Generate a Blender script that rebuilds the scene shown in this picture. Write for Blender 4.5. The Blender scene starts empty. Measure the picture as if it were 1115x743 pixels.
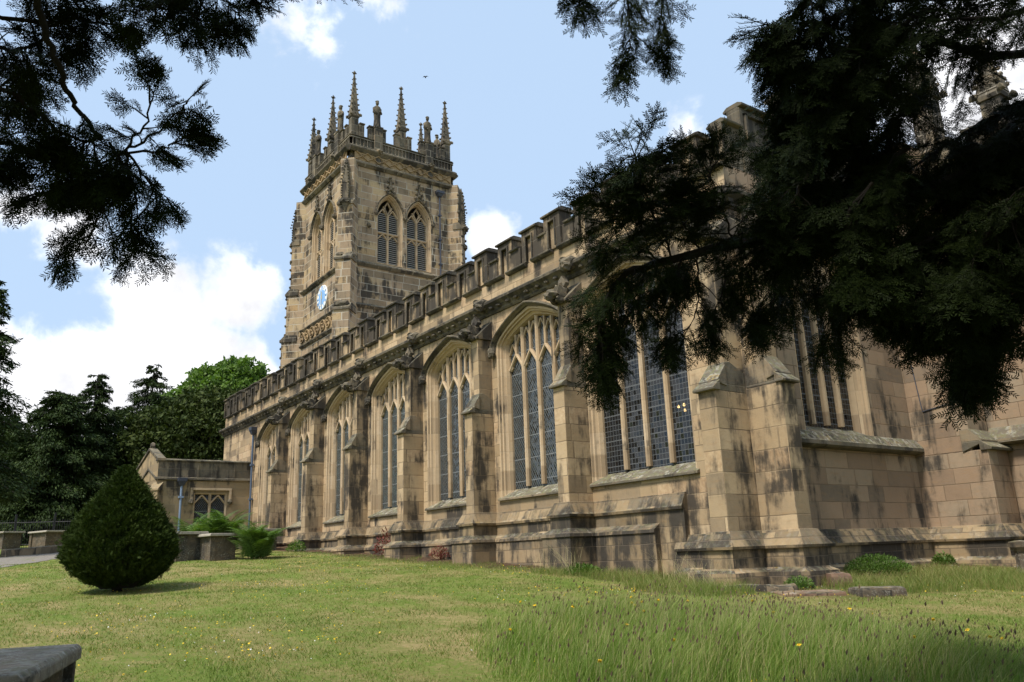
import bpy, bmesh, math, random
import numpy as np
from mathutils import Vector, Matrix, noise

SC = bpy.context.scene
COL = SC.collection
rad = math.radians

# ------------------------------------------------------------------ camera
cam_d = bpy.data.cameras.new('camera')
cam = bpy.data.objects.new('camera', cam_d)
COL.objects.link(cam)
CAM = Vector((15.236, -13.267, -0.141))
YAW, PITCH, ROLL = rad(54.160), rad(14.853), rad(-2.113)
fw = Vector((-math.sin(YAW) * math.cos(PITCH), math.cos(YAW) * math.cos(PITCH), math.sin(PITCH)))
rt = Vector((math.cos(YAW), math.sin(YAW), 0))
up = rt.cross(fw)
r2 = rt * math.cos(ROLL) + up * math.sin(ROLL)
u2 = -rt * math.sin(ROLL) + up * math.cos(ROLL)
cam.matrix_world = Matrix(((r2.x, u2.x, -fw.x, CAM.x), (r2.y, u2.y, -fw.y, CAM.y), (r2.z, u2.z, -fw.z, CAM.z), (0, 0, 0, 1)))
cam_d.sensor_width = 36
cam_d.angle = 2 * math.atan(557.5 / 880.9)
cam_d.clip_start = 0.05
cam_d.clip_end = 5000
SC.camera = cam

# ------------------------------------------------------------------ sun, sky, exposure
SUN_AZ, SUN_EL = rad(12), rad(56)          # azimuth from -Y (south) towards +X (east)
to_sun = Vector((math.sin(SUN_AZ) * math.cos(SUN_EL), -math.cos(SUN_AZ) * math.cos(SUN_EL), math.sin(SUN_EL)))
sun_d = bpy.data.lights.new('sun', 'SUN')
sun_d.energy = 3.9
sun_d.angle = rad(12)
sun_d.color = (1.0, 0.935, 0.83)
sun = bpy.data.objects.new('sun', sun_d)
COL.objects.link(sun)
sun.rotation_euler = to_sun.to_track_quat('Z', 'Y').to_euler()
sun.location = (0, 0, 60)

SC.view_settings.view_transform = 'Standard'
SC.view_settings.look = 'None'
SC.view_settings.exposure = 0.36
SC.view_settings.gamma = 1.0
SC.view_settings.use_curve_mapping = False
SC.cycles.max_bounces = 6
SC.cycles.diffuse_bounces = 3
SC.cycles.glossy_bounces = 3
SC.cycles.transmission_bounces = 4
SC.cycles.transparent_max_bounces = 8
SC.cycles.use_denoising = True


class NT:
    """small helper for node trees"""
    def __init__(self, tree):
        self.t = tree
        self.t.nodes.clear()
    def n(self, typ, **kw):
        nd = self.t.nodes.new(typ)
        for k, v in kw.items():
            setattr(nd, k, v)
        return nd
    def link(self, a, b):
        self.t.links.new(a, b)
    def put(self, sock, v):
        if hasattr(v, 'is_output') or hasattr(v, 'links'):
            self.link(v, sock)
        else:
            if sock.type == 'RGBA' and not isinstance(v, (int, float)) and len(v) == 3:
                v = (*v, 1)
            sock.default_value = v
    def math(self, op, a, b=0.0, c=None, clamp=False):
        m = self.n('ShaderNodeMath', operation=op)
        m.use_clamp = clamp
        self.put(m.inputs[0], a)
        self.put(m.inputs[1], b)
        if c is not None:
            self.put(m.inputs[2], c)
        return m.outputs[0]
    def vmath(self, op, a, b=(0, 0, 0)):
        m = self.n('ShaderNodeVectorMath', operation=op)
        self.put(m.inputs[0], a)
        self.put(m.inputs[1], b)
        return m.outputs['Value'] if op in ('DOT_PRODUCT', 'LENGTH', 'DISTANCE') else m.outputs[0]
    def mix(self, f, a, b, blend='MIX'):
        m = self.n('ShaderNodeMix', data_type='RGBA', blend_type=blend)
        self.put(m.inputs[0], f)
        self.put(m.inputs[6], a)
        self.put(m.inputs[7], b)
        return m.outputs[2]
    def noise(self, vec, scale, detail=4, rough=0.55, dist=0.0):
        m = self.n('ShaderNodeTexNoise')
        if vec is not None:
            self.link(vec, m.inputs['Vector'])
        m.inputs['Scale'].default_value = scale
        m.inputs['Detail'].default_value = detail
        m.inputs['Roughness'].default_value = rough
        m.inputs['Distortion'].default_value = dist
        return m.outputs['Fac']
    def ramp(self, f, stops, interp='LINEAR'):
        m = self.n('ShaderNodeValToRGB')
        cr = m.color_ramp
        cr.interpolation = interp
        while len(cr.elements) < len(stops):
            cr.elements.new(0.5)
        for e, (p, c) in zip(cr.elements, stops):
            e.position = p
            e.color = (*c, 1) if not isinstance(c, (int, float)) else (c, c, c, 1)
        self.put(m.inputs[0], f)
        return m.outputs[0]
    def rng(self, f, a, b, c=0.0, d=1.0):
        m = self.n('ShaderNodeMapRange')
        m.interpolation_type = 'SMOOTHSTEP'
        self.put(m.inputs[0], f)
        for i, v in enumerate((a, b, c, d)):
            m.inputs[1 + i].default_value = v
        return m.outputs[0]
    def comb(self, x, y, z):
        m = self.n('ShaderNodeCombineXYZ')
        for i, v in enumerate((x, y, z)):
            self.put(m.inputs[i], v)
        return m.outputs[0]


world = bpy.data.worlds.new('World')
SC.world = world
world.use_nodes = True
W = NT(world.node_tree)
tc = W.n('ShaderNodeTexCoord')
dirv = tc.outputs['Generated']
sky = W.n('ShaderNodeTexSky', sky_type='NISHITA')
sky.sun_disc = False
sky.sun_elevation = SUN_EL
sky.sun_rotation = math.pi - SUN_AZ
sky.air_density = 1.0
sky.dust_density = 1.2
sky.ozone_density = 1.0
# thin high veil that pales the blue, then cumulus
SKYV = (4.9, 6.5, 8.7)
blue = W.mix(0.80, sky.outputs[0], SKYV)
sep = W.n('ShaderNodeSeparateXYZ')
W.link(dirv, sep.inputs[0])
CL = [  # centre direction, angular size, weight : the banks of cumulus seen over the churchyard
    ((-0.941, 0.196, 0.262), 0.085, 1.0), ((-0.908, 0.266, 0.295), 0.065, 0.95), ((-0.963, 0.137, 0.215), 0.075, 1.0),
    ((-0.977, 0.094, 0.175), 0.085, 1.0), ((-0.966, 0.178, 0.189), 0.09, 1.0), ((-0.942, 0.25, 0.223), 0.09, 1.0),
    ((-0.931, 0.085, 0.356), 0.045, 0.75), ((-0.926, 0.05, 0.374), 0.04, 0.7), ((-0.934, 0.112, 0.338), 0.03, 0.55),
    ((-0.77, 0.288, 0.569), 0.055, 0.62), ((-0.792, 0.259, 0.553), 0.05, 0.52), ((-0.752, 0.307, 0.583), 0.03, 0.5), ((-0.708, 0.359, 0.608), 0.06, 0.45),
    ((-0.762, 0.525, 0.372), 0.045, 0.85), ((-0.576, 0.663, 0.478), 0.045, 0.45), ((-0.316, 0.828, 0.464), 0.10, 0.85), ((-0.12, 0.95, 0.33), 0.2, 0.9),
    ((-0.86, 0.40, 0.27), 0.07, 0.7), ((0.5, -0.7, 0.5), 0.35, 0.9), ((0.85, 0.3, 0.4), 0.3, 0.8), ((-0.6, -0.75, 0.3), 0.3, 0.9)]
acc = None
for c, s, w in CL:
    L = math.sqrt(sum(q * q for q in c))
    d = W.vmath('DISTANCE', dirv, tuple(q / L for q in c))
    g = W.math('MULTIPLY', W.math('EXPONENT', W.math('MULTIPLY', W.math('POWER', W.math('DIVIDE', d, s), 2.0), -1.0)), w)
    acc = g if acc is None else W.math('MAXIMUM', acc, g)
n1 = W.noise(dirv, 9.0, 8, 0.58, 0.25)
n2 = W.noise(dirv, 26.0, 6, 0.6)
nn = W.math('ADD', W.math('MULTIPLY', W.math('SUBTRACT', n1, 0.5), 1.7), W.math('MULTIPLY', W.math('SUBTRACT', n2, 0.5), 0.55))
cl = W.rng(W.math('ADD', acc, nn), 0.30, 0.72)
cl = W.math('MULTIPLY', cl, W.rng(acc, 0.04, 0.34))
shade = W.math('ADD', W.rng(W.noise(dirv, 8.0, 6, 0.6), 0.30, 0.66, 6.9, 10.2), W.rng(cl, 0.4, 1.0, 1.2, 0.0))
ccol = W.comb(shade, shade, W.math('MULTIPLY', shade, 1.03))
skyc = W.mix(W.math('MULTIPLY', cl, 0.97), blue, ccol)
bg = W.n('ShaderNodeBackground')
W.link(skyc, bg.inputs[0])
bg.inputs[1].default_value = 0.10
out = W.n('ShaderNodeOutputWorld')
W.link(bg.outputs[0], out.inputs[0])

# ------------------------------------------------------------------ mesh helpers
class MB:
    """collects faces; build() links them as one mesh object"""
    def __init__(self):
        self.v, self.f = [], []
    def add(self, vs, fs):
        o = len(self.v)
        self.v += [tuple(p) for p in vs]
        self.f += [tuple(i + o for i in f) for f in fs]
    def box(self, x0, x1, y0, y1, z0, z1):
        self.add([(x0, y0, z0), (x1, y0, z0), (x1, y1, z0), (x0, y1, z0), (x0, y0, z1), (x1, y0, z1), (x1, y1, z1), (x0, y1, z1)],
                 [(0, 3, 2, 1), (4, 5, 6, 7), (0, 1, 5, 4), (1, 2, 6, 5), (2, 3, 7, 6), (3, 0, 4, 7)])
    def frustum(self, c, hx, hy, z0, z1, hx1, hy1):
        x, y = c
        self.add([(x - hx, y - hy, z0), (x + hx, y - hy, z0), (x + hx, y + hy, z0), (x - hx, y + hy, z0),
                  (x - hx1, y - hy1, z1), (x + hx1, y - hy1, z1), (x + hx1, y + hy1, z1), (x - hx1, y + hy1, z1)],
                 [(0, 3, 2, 1), (4, 5, 6, 7), (0, 1, 5, 4), (1, 2, 6, 5), (2, 3, 7, 6), (3, 0, 4, 7)])
    def quad(self, a, b, c, d):
        self.add([a, b, c, d], [(0, 1, 2, 3)])
    def prism(self, prof, x0, x1, axis='x'):
        """profile of (depth, height) extruded along an axis; depth is y for x-extrusion, x for y-extrusion"""
        n = len(prof)
        if axis == 'x':
            vs = [(x0, d, h) for d, h in prof] + [(x1, d, h) for d, h in prof]
        else:
            vs = [(d, x0, h) for d, h in prof] + [(d, x1, h) for d, h in prof]
        fs = [tuple(range(n)), tuple(range(2 * n - 1, n - 1, -1))]
        for i in range(n):
            j = (i + 1) % n
            fs.append((i, i + n, j + n, j))
        self.add(vs, fs)
    def bar(self, pts, w, y0, y1):
        """rectangular bar swept along a polyline in the xz plane, between depths y0 (front) and y1"""
        n = len(pts)
        L, R = [], []
        for i, (x, z) in enumerate(pts):
            a = pts[max(i - 1, 0)]
            b = pts[min(i + 1, n - 1)]
            dx, dz = b[0] - a[0], b[1] - a[1]
            l = math.hypot(dx, dz) or 1
            nx, nz = -dz / l * w / 2, dx / l * w / 2
            L.append((x + nx, z + nz))
            R.append((x - nx, z - nz))
        ch = min(w * 0.35, (y1 - y0) * 0.4)   # chamfered nose
        vs, k = [], 6
        for (lx, lz), (rx, rz), (x, z) in zip(L, R, pts):
            q = 0.45
            vs += [(lx, y1, lz), (lx, y0 + ch, lz), (x + (lx - x) * q, y0, z + (lz - z) * q), (x + (rx - x) * q, y0, z + (rz - z) * q), (rx, y0 + ch, rz), (rx, y1, rz)]
        fs = []
        for i in range(n - 1):
            for j in range(k):
                a, b = i * k + j, i * k + (j + 1) % k
                fs.append((a, b, b + k, a + k))
        fs += [tuple(range(k)), tuple(range((n - 1) * k + k - 1, (n - 1) * k - 1, -1))]
        self.add(vs, fs)
    def tube(self, pts, radii, sides=7):
        pts = [Vector(p) for p in pts]
        vs, fs = [], []
        ref = Vector((0.13, 0.27, 0.95)).normalized()
        for i, p in enumerate(pts):
            t = (pts[min(i + 1, len(pts) - 1)] - pts[max(i - 1, 0)]).normalized()
            a = t.cross(ref)
            if a.length < 0.05:
                a = t.cross(Vector((1, 0, 0)))
            a.normalize()
            b = t.cross(a)
            r = radii[i] if hasattr(radii, '__len__') else radii
            for k in range(sides):
                an = 2 * math.pi * k / sides
                vs.append(p + (a * math.cos(an) + b * math.sin(an)) * r)
        for i in range(len(pts) - 1):
            for k in range(sides):
                a, b = i * sides + k, i * sides + (k + 1) % sides
                fs.append((a, b, b + sides, a + sides))
        fs.append(tuple(range(sides - 1, -1, -1)))
        fs.append(tuple(range((len(pts) - 1) * sides, len(pts) * sides)))
        self.add(vs, fs)
    def lathe(self, prof, c, n=14, sx=1.0, sy=1.0):
        vs, fs = [], []
        for r, z in prof:
            for k in range(n):
                a = 2 * math.pi * k / n
                vs.append((c[0] + r * sx * math.cos(a), c[1] + r * sy * math.sin(a), c[2] + z))
        for i in range(len(prof) - 1):
            for k in range(n):
                a, b = i * n + k, i * n + (k + 1) % n
                fs.append((a, b, b + n, a + n))
        fs.append(tuple(range(n - 1, -1, -1)))
        fs.append(tuple(range((len(prof) - 1) * n, len(prof) * n)))
        self.add(vs, fs)
    def blob(self, c, s, seed=0, rough=0.25, sub=2):
        bm = bmesh.new()
        bmesh.ops.create_icosphere(bm, subdivisions=sub, radius=1)
        off = Vector((seed * 3.1, seed * 1.7, seed * 0.9))
        vs = []
        for v in bm.verts:
            k = 1 + rough * (noise.noise(v.co * 1.7 + off) + 0.5 * noise.noise(v.co * 4 + off))
            vs.append((c[0] + v.co.x * s[0] * k, c[1] + v.co.y * s[1] * k, c[2] + v.co.z * s[2] * k))
        fs = [tuple(v.index for v in f.verts) for f in bm.faces]
        bm.free()
        self.add(vs, fs)
    def xf(self, M):
        self.v = [tuple(M @ Vector(p)) for p in self.v]
        return self
    def mesh(self, name, mat, smooth=False):
        me = bpy.data.meshes.new(name)
        me.from_pydata(self.v, [], self.f)
        bm = bmesh.new()
        bm.from_mesh(me)
        bmesh.ops.recalc_face_normals(bm, faces=bm.faces)
        bm.to_mesh(me)
        bm.free()
        me.materials.append(mat)
        if smooth:
            me.shade_smooth()
        return me
    def build(self, name, mat, parent=None, bevel=0.0, smooth=False):
        return link(name, self.mesh(name, mat, smooth), parent, bevel)


def link(name, me, parent=None, bevel=0.0):
    o = bpy.data.objects.new(name, me)
    COL.objects.link(o)
    if parent is not None:
        o.parent = parent
    if bevel:
        m = o.modifiers.new('bevel', 'BEVEL')
        m.width = bevel
        m.segments = 2
        m.limit_method = 'ANGLE'
        m.angle_limit = rad(40)
    return o


def big_mesh(name, V, F, mat, parent=None, smooth=False):
    """V (n,3) and quads/triangles F (m,k) from numpy arrays"""
    me = bpy.data.meshes.new(name)
    V = np.ascontiguousarray(V, dtype=np.float32)
    F = np.ascontiguousarray(F, dtype=np.int32)
    m, k = F.shape
    me.vertices.add(len(V))
    me.vertices.foreach_set('co', V.ravel())
    me.loops.add(m * k)
    me.loops.foreach_set('vertex_index', F.ravel())
    me.polygons.add(m)
    me.polygons.foreach_set('loop_start', np.arange(m, dtype=np.int32) * k)
    me.polygons.foreach_set('loop_total', np.full(m, k, dtype=np.int32))
    me.update(calc_edges=True)
    me.validate()
    me.materials.append(mat)
    if smooth:
        me.shade_smooth()
    return link(name, me, parent)


def tag(o, label=None, cat=None, group=None, kind=None):
    if label: o['label'] = label
    if cat: o['category'] = cat
    if group: o['group'] = group
    if kind: o['kind'] = kind
    return o


def empty(name, loc=(0, 0, 0), rz=0.0, parent=None):
    o = bpy.data.objects.new(name, None)
    o.empty_display_size = 0.3
    COL.objects.link(o)
    o.location = loc
    o.rotation_euler = (0, 0, rz)
    if parent is not None:
        o.parent = parent
    return o


def copy_tree(o, parent=None):
    c = o.copy()
    COL.objects.link(c)
    c.parent = parent
    for ch in list(o.children):
        copy_tree(ch, c)
    return c


def gz(x, y):
    """height of the churchyard: it rises gently to the west"""
    xx = max(-55.0, min(45.0, x))
    yy = max(-40.0, min(60.0, y))
    z = -0.59 - 0.055 * (xx - 0.35) + 0.027 * (yy + 1.15)
    return z + 0.05 * noise.noise(Vector((x * 0.35, y * 0.35, 2.2))) + 0.02 * noise.noise(Vector((x * 1.3, y * 1.3, 5.2)))
# ------------------------------------------------------------------ materials
def new_mat(name):
    m = bpy.data.materials.new(name)
    m.use_nodes = True
    t = NT(m.node_tree)
    o = t.n('ShaderNodeOutputMaterial')
    b = t.n('ShaderNodeBsdfPrincipled')
    t.link(b.outputs[0], o.inputs[0])
    return m, t, b, o


def stone(name, ramp, row=0.33, width=0.78, mortar=(0.30, 0.26, 0.2), mort_amt=0.6, mort_w=0.012, soot=0.45, soot_col=(0.042, 0.038, 0.034),
          speck=0.0, lichen=0.3, streak=1.0, bump=0.5, joints=True, tint=None, blk=0.035):
    m, t, b, o = new_mat(name)
    g = t.n('ShaderNodeNewGeometry')
    P, N = g.outputs['Position'], g.outputs['True Normal']
    sp = t.n('ShaderNodeSeparateXYZ'); t.link(P, sp.inputs[0])
    sn = t.n('ShaderNodeSeparateXYZ'); t.link(N, sn.inputs[0])
    u = t.math('SUBTRACT', t.math('MULTIPLY', sn.outputs[0], sp.outputs[1]), t.math('MULTIPLY', sn.outputs[1], sp.outputs[0]))
    v = sp.outputs[2]
    rowi = t.math('FLOOR', t.math('DIVIDE', v, row))
    wn = t.n('ShaderNodeTexWhiteNoise', noise_dimensions='1D'); t.link(rowi, wn.inputs['W'])
    wob = t.math('MULTIPLY', t.math('SUBTRACT', t.noise(P, 2.2, 2), 0.5), 0.02)
    uu = t.math('ADD', u, t.math('MULTIPLY', wn.outputs['Value'], 3.0))
    # stones of uneven length within a course
    uu = t.math('ADD', uu, t.math('MULTIPLY', t.math('SINE', t.math('MULTIPLY', uu, 2.9)), 0.16))
    vec = t.comb(uu, t.math('ADD', v, wob), 0.0)
    br = t.n('ShaderNodeTexBrick')
    br.offset = 0.0
    t.link(vec, br.inputs['Vector'])
    br.inputs['Color1'].default_value = (0, 0, 0, 1)
    br.inputs['Color2'].default_value = (1, 1, 1, 1)
    br.inputs['Mortar'].default_value = (0.5, 0.5, 0.5, 1)
    br.inputs['Scale'].default_value = 1.0
    br.inputs['Mortar Size'].default_value = mort_w
    br.inputs['Mortar Smooth'].default_value = 0.35
    br.inputs['Bias'].default_value = 0.0
    br.inputs['Brick Width'].default_value = width
    br.inputs['Row Height'].default_value = row
    big = t.noise(P, 0.55, 5, 0.6)
    fine = t.noise(P, 9.0, 6, 0.65)
    per = t.math('ADD', t.math('MULTIPLY', br.outputs['Color'], 0.62 if joints else 0.0), t.math('MULTIPLY', fine, 0.38 if joints else 1.0))
    per = t.math('ADD', per, t.math('MULTIPLY', t.math('SUBTRACT', big, 0.5), 0.45), clamp=True)
    col = t.ramp(per, ramp)
    # beds from different quarries: pinkish and grey stones among the buff
    hue = t.math('ADD', t.math('MULTIPLY', t.noise(P, 0.8, 4, 0.6), 0.6), t.math('MULTIPLY', br.outputs['Color'] if joints else fine, 0.4))
    col = t.mix(t.math('MULTIPLY', t.rng(hue, 0.56, 0.72), 0.22), col, (0.40, 0.26, 0.165))
    col = t.mix(t.math('MULTIPLY', t.rng(hue, 0.44, 0.32), 0.26), col, (0.29, 0.245, 0.185))
    # iron-rich banding and grain of the sandstone
    grain = t.noise(t.comb(t.math('MULTIPLY', u, 3.0), t.math('MULTIPLY', v, 14.0), sp.outputs[1]), 1.0, 4, 0.6)
    col = t.mix(t.math('MULTIPLY', t.rng(grain, 0.5, 0.75), 0.30), col, (0.36, 0.21, 0.095))
    col = t.mix(t.math('MULTIPLY', t.rng(fine, 0.35, 0.75), 0.22), col, (0.17, 0.125, 0.075))
    # soot: patches and rain streaks
    stv = t.comb(t.math('MULTIPLY', u, 2.6), t.math('MULTIPLY', v, 0.42), t.math('MULTIPLY', sp.outputs[1], 0.6))
    st = t.noise(stv, 1.0, 5, 0.62, 0.3)
    pat = t.noise(P, 1.15, 6, 0.62)
    sf = t.math('ADD', t.math('MULTIPLY', st, 0.55 * streak), t.math('MULTIPLY', pat, 1.0 - 0.55 * streak))
    sf = t.math('ADD', sf, t.math('MULTIPLY', t.math('SUBTRACT', t.noise(P, 0.42, 3, 0.5), 0.5), 0.34))
    if joints:      # some blocks have blackened more than their neighbours
        sf = t.math('ADD', sf, t.math('MULTIPLY', t.rng(br.outputs['Color'], 0.70, 0.95), blk))
    col = t.mix(t.math('MULTIPLY', t.rng(sf, 0.54 - 0.20 * soot, 0.74 - 0.20 * soot), 0.42), col, (0.115, 0.098, 0.075))
    sm = t.rng(sf, 0.605 - 0.20 * soot, 0.705 - 0.18 * soot)
    col = t.mix(t.math('MULTIPLY', sm, 0.9), col, soot_col)
    # lichen and moss where the stone faces the sky
    upf = t.rng(sn.outputs[2], 0.25, 0.8)
    lf = t.math('MULTIPLY', t.rng(t.noise(P, 8.5, 7, 0.75), 0.44, 0.56), t.math('ADD', t.math('MULTIPLY', upf, 0.75), 0.10 * lichen))
    lc = t.ramp(t.noise(P, 3.3, 3), [(0.35, (0.23, 0.225, 0.19)), (0.5, (0.16, 0.16, 0.07)), (0.6, (0.38, 0.37, 0.32)), (0.7, (0.33, 0.23, 0.05))])
    col = t.mix(t.math('MULTIPLY', lf, lichen), col, lc)
    if speck:      # crusty grey and cream lichen rosettes
        sk = t.rng(t.noise(P, 26.0, 5, 0.7), 0.52, 0.60)
        sk = t.math('MULTIPLY', sk, t.rng(t.noise(P, 5.0, 4, 0.6), 0.42, 0.60))
        col = t.mix(t.math('MULTIPLY', sk, speck), col, (0.42, 0.40, 0.35))
    if joints:
        mf = t.math('MULTIPLY', br.outputs['Fac'], t.rng(t.noise(P, 1.7, 3), 0.3, 0.65, mort_amt * 0.35, mort_amt))
        col = t.mix(mf, col, mortar)
    if tint:
        col = t.mix(1.0, col, tint, 'MULTIPLY')
    t.link(col, b.inputs['Base Color'])
    b.inputs['Roughness'].default_value = 0.92
    b.inputs['Specular IOR Level'].default_value = 0.12
    h = t.math('ADD', t.math('MULTIPLY', fine, 0.35), t.math('MULTIPLY', t.noise(P, 38.0, 4), 0.12))
    h = t.math('ADD', h, t.math('MULTIPLY', t.noise(P, 3.0, 3), 0.4))
    if joints:
        h = t.math('SUBTRACT', h, t.math('MULTIPLY', br.outputs['Fac'], 0.55))
        h = t.math('ADD', h, t.math('MULTIPLY', br.outputs['Color'], 0.25))
    bp = t.n('ShaderNodeBump')
    bp.inputs['Strength'].default_value = bump
    bp.inputs['Distance'].default_value = 0.03
    t.link(h, bp.inputs['Height'])
    t.link(bp.outputs[0], b.inputs['Normal'])
    return m


R_TAN = [(0.10, (0.19, 0.137, 0.085)), (0.28, (0.33, 0.238, 0.142)), (0.5, (0.455, 0.334, 0.202)), (0.68, (0.55, 0.415, 0.262)), (0.88, (0.43, 0.285, 0.162))]
R_TOWER = [(0.12, (0.15, 0.115, 0.08)), (0.30, (0.25, 0.185, 0.12)), (0.5, (0.38, 0.28, 0.19)), (0.68, (0.47, 0.36, 0.215)), (0.85, (0.42, 0.28, 0.14))]
R_DARK = [(0.0, (0.055, 0.05, 0.043)), (0.35, (0.10, 0.09, 0.07)), (0.6, (0.17, 0.145, 0.105)), (0.85, (0.29, 0.235, 0.155)), (1.0, (0.34, 0.27, 0.18))]
R_TRIM = [(0.1, (0.27, 0.19, 0.12)), (0.32, (0.44, 0.32, 0.20)), (0.55, (0.52, 0.39, 0.25)), (0.8, (0.58, 0.46, 0.32))]
R_EAST_SHADED = [(0.1, (0.15, 0.11, 0.08)), (0.3, (0.25, 0.175, 0.12)), (0.55, (0.34, 0.24, 0.16)), (0.8, (0.33, 0.265, 0.19))]  # darker version of the wall stone: yew shade put into the colour
M = {}
M['wall'] = stone('sandstone_ashlar', R_TAN, soot=0.42, mortar=(0.17, 0.13, 0.09), mort_amt=0.7)
M['east'] = stone('sandstone_ashlar_east_shaded', R_EAST_SHADED, row=0.36, width=0.8, soot=0.42, mortar=(0.14, 0.105, 0.07), mort_amt=0.75)
M['buttress'] = stone('sandstone_buttress', R_TAN, row=0.42, width=1.1, soot=0.62, mortar=(0.13, 0.10, 0.07), mort_amt=0.8)
M['trim'] = stone('sandstone_dressed', R_TRIM, row=0.55, width=3.0, soot=0.20, mort_amt=0.25, lichen=0.12, bump=0.25)
M['parapet'] = stone('parapet_stone', R_TAN, row=0.36, width=0.8, soot=0.62, mort_amt=0.5)
M['merlon'] = stone('sooty_merlon_stone', R_DARK, row=0.5, width=0.9, soot=0.8, mort_amt=0.3, lichen=0.45)
M['band'] = stone('stained_parapet_band', R_TAN, row=0.5, width=0.9, soot=1.0, mort_amt=0.4, lichen=0.3)
M['soot'] = stone('sooty_carved_stone', R_DARK, soot=0.78, joints=False, lichen=0.35, bump=0.8)
M['ledge'] = stone('weathered_ledge_stone', R_DARK, row=1.0, width=1.2, soot=0.5, mort_amt=0.3, lichen=0.95, bump=0.7)
M['plinth'] = stone('plinth_stone', R_DARK[1:] and [(0.0, (0.09, 0.075, 0.055)), (0.35, (0.22, 0.16, 0.095)), (0.65, (0.38, 0.28, 0.165)), (1.0, (0.48, 0.38, 0.25))],
                    row=0.34, width=0.62, soot=0.68, mortar=(0.15, 0.12, 0.09), mort_amt=0.8, lichen=0.5, bump=0.8, blk=0.06)
M['tower'] = stone('tower_ashlar', R_TOWER, row=0.46, width=1.0, mortar=(0.50, 0.46, 0.38), mort_amt=0.85, mort_w=0.022, soot=0.47, bump=0.6, blk=0.07)
M['tower_dark'] = stone('tower_dark_stone', R_DARK, row=0.46, width=0.9, mortar=(0.38, 0.34, 0.28), mort_amt=0.6, mort_w=0.02, soot=0.66, lichen=0.4)
M['frieze'] = stone('frieze_stone', [(0.0, (0.18, 0.12, 0.07)), (0.5, (0.36, 0.25, 0.14)), (1.0, (0.44, 0.34, 0.2))], soot=0.45, joints=False)
M['porch'] = stone('porch_stone', [(0.0, (0.17, 0.12, 0.075)), (0.4, (0.32, 0.24, 0.14)), (1.0, (0.42, 0.32, 0.19))], row=0.4, width=0.9, soot=0.45, mort_amt=0.4)
M['tomb'] = stone('shaded_tomb_stone', [(0.0, (0.045, 0.037, 0.028)), (0.5, (0.10, 0.08, 0.06)), (1.0, (0.18, 0.145, 0.105))], speck=0.4, soot=0.5, joints=False, lichen=0.6, bump=0.7)  # darkened to carry the shade of ferns and trees in its colour
M['slab'] = stone('tomb_slab_stone', [(0.2, (0.09, 0.075, 0.06)), (0.5, (0.22, 0.185, 0.145)), (0.8, (0.38, 0.33, 0.26))], speck=0.8, soot=0.62, joints=False, lichen=0.7, bump=0.7)
M['slab_pale'] = stone('pale_tomb_slab_stone', [(0.2, (0.22, 0.195, 0.165)), (0.5, (0.38, 0.345, 0.29)), (0.8, (0.5, 0.46, 0.39))], soot=0.2, joints=False, lichen=0.5, bump=0.7)
M['redstone'] = stone('red_block_stone', [(0.0, (0.08, 0.05, 0.04)), (0.5, (0.20, 0.12, 0.085)), (1.0, (0.30, 0.2, 0.14))], soot=0.4, joints=False, lichen=0.7, bump=0.9)
M['kerb'] = stone('kerb_stone', R_DARK, row=0.6, width=1.3, soot=0.5, lichen=0.6)


def plain(name, col, rough=0.6, metal=0.0, var=0.25, scale=20.0, spec=0.4):
    m, t, b, o = new_mat(name)
    tcn = t.n('ShaderNodeTexCoord')
    f = t.noise(tcn.outputs['Object'], scale, 5, 0.6)
    dark = tuple(c * (1 - var) for c in col)
    lite = tuple(min(1, c * (1 + var)) for c in col)
    t.link(t.mix(f, dark, lite), b.inputs['Base Color'])
    b.inputs['Roughness'].default_value = rough
    b.inputs['Metallic'].default_value = metal
    b.inputs['Specular IOR Level'].default_value = spec
    return m


M['pipe'] = plain('blue_grey_painted_lead', (0.085, 0.115, 0.17), 0.5)
M['pipe_light'] = plain('pale_blue_painted_lead', (0.20, 0.27, 0.38), 0.5)
M['pipe_dark'] = plain('dark_lead', (0.05, 0.055, 0.075), 0.5)
M['lead'] = plain('roof_lead', (0.16, 0.17, 0.18), 0.55)
M['louvre'] = plain('weathered_louvre_timber', (0.33, 0.31, 0.28), 0.8)
M['dark'] = plain('interior_dark', (0.04, 0.036, 0.03), 0.9)  # near-black colour stands in for unlit interiors
M['iron'] = plain('black_iron', (0.012, 0.012, 0.013), 0.5)
M['clock_white'] = plain('white_clock_paint', (0.78, 0.78, 0.76), 0.5, var=0.05)
M['clock_blue'] = plain('blue_clock_paint', (0.22, 0.42, 0.74), 0.5, var=0.1)
M['gilt'] = plain('gilded_hands', (0.75, 0.62, 0.32), 0.4, var=0.1)
M['bird'] = plain('dark_feathers', (0.02, 0.02, 0.022), 0.8)


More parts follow.
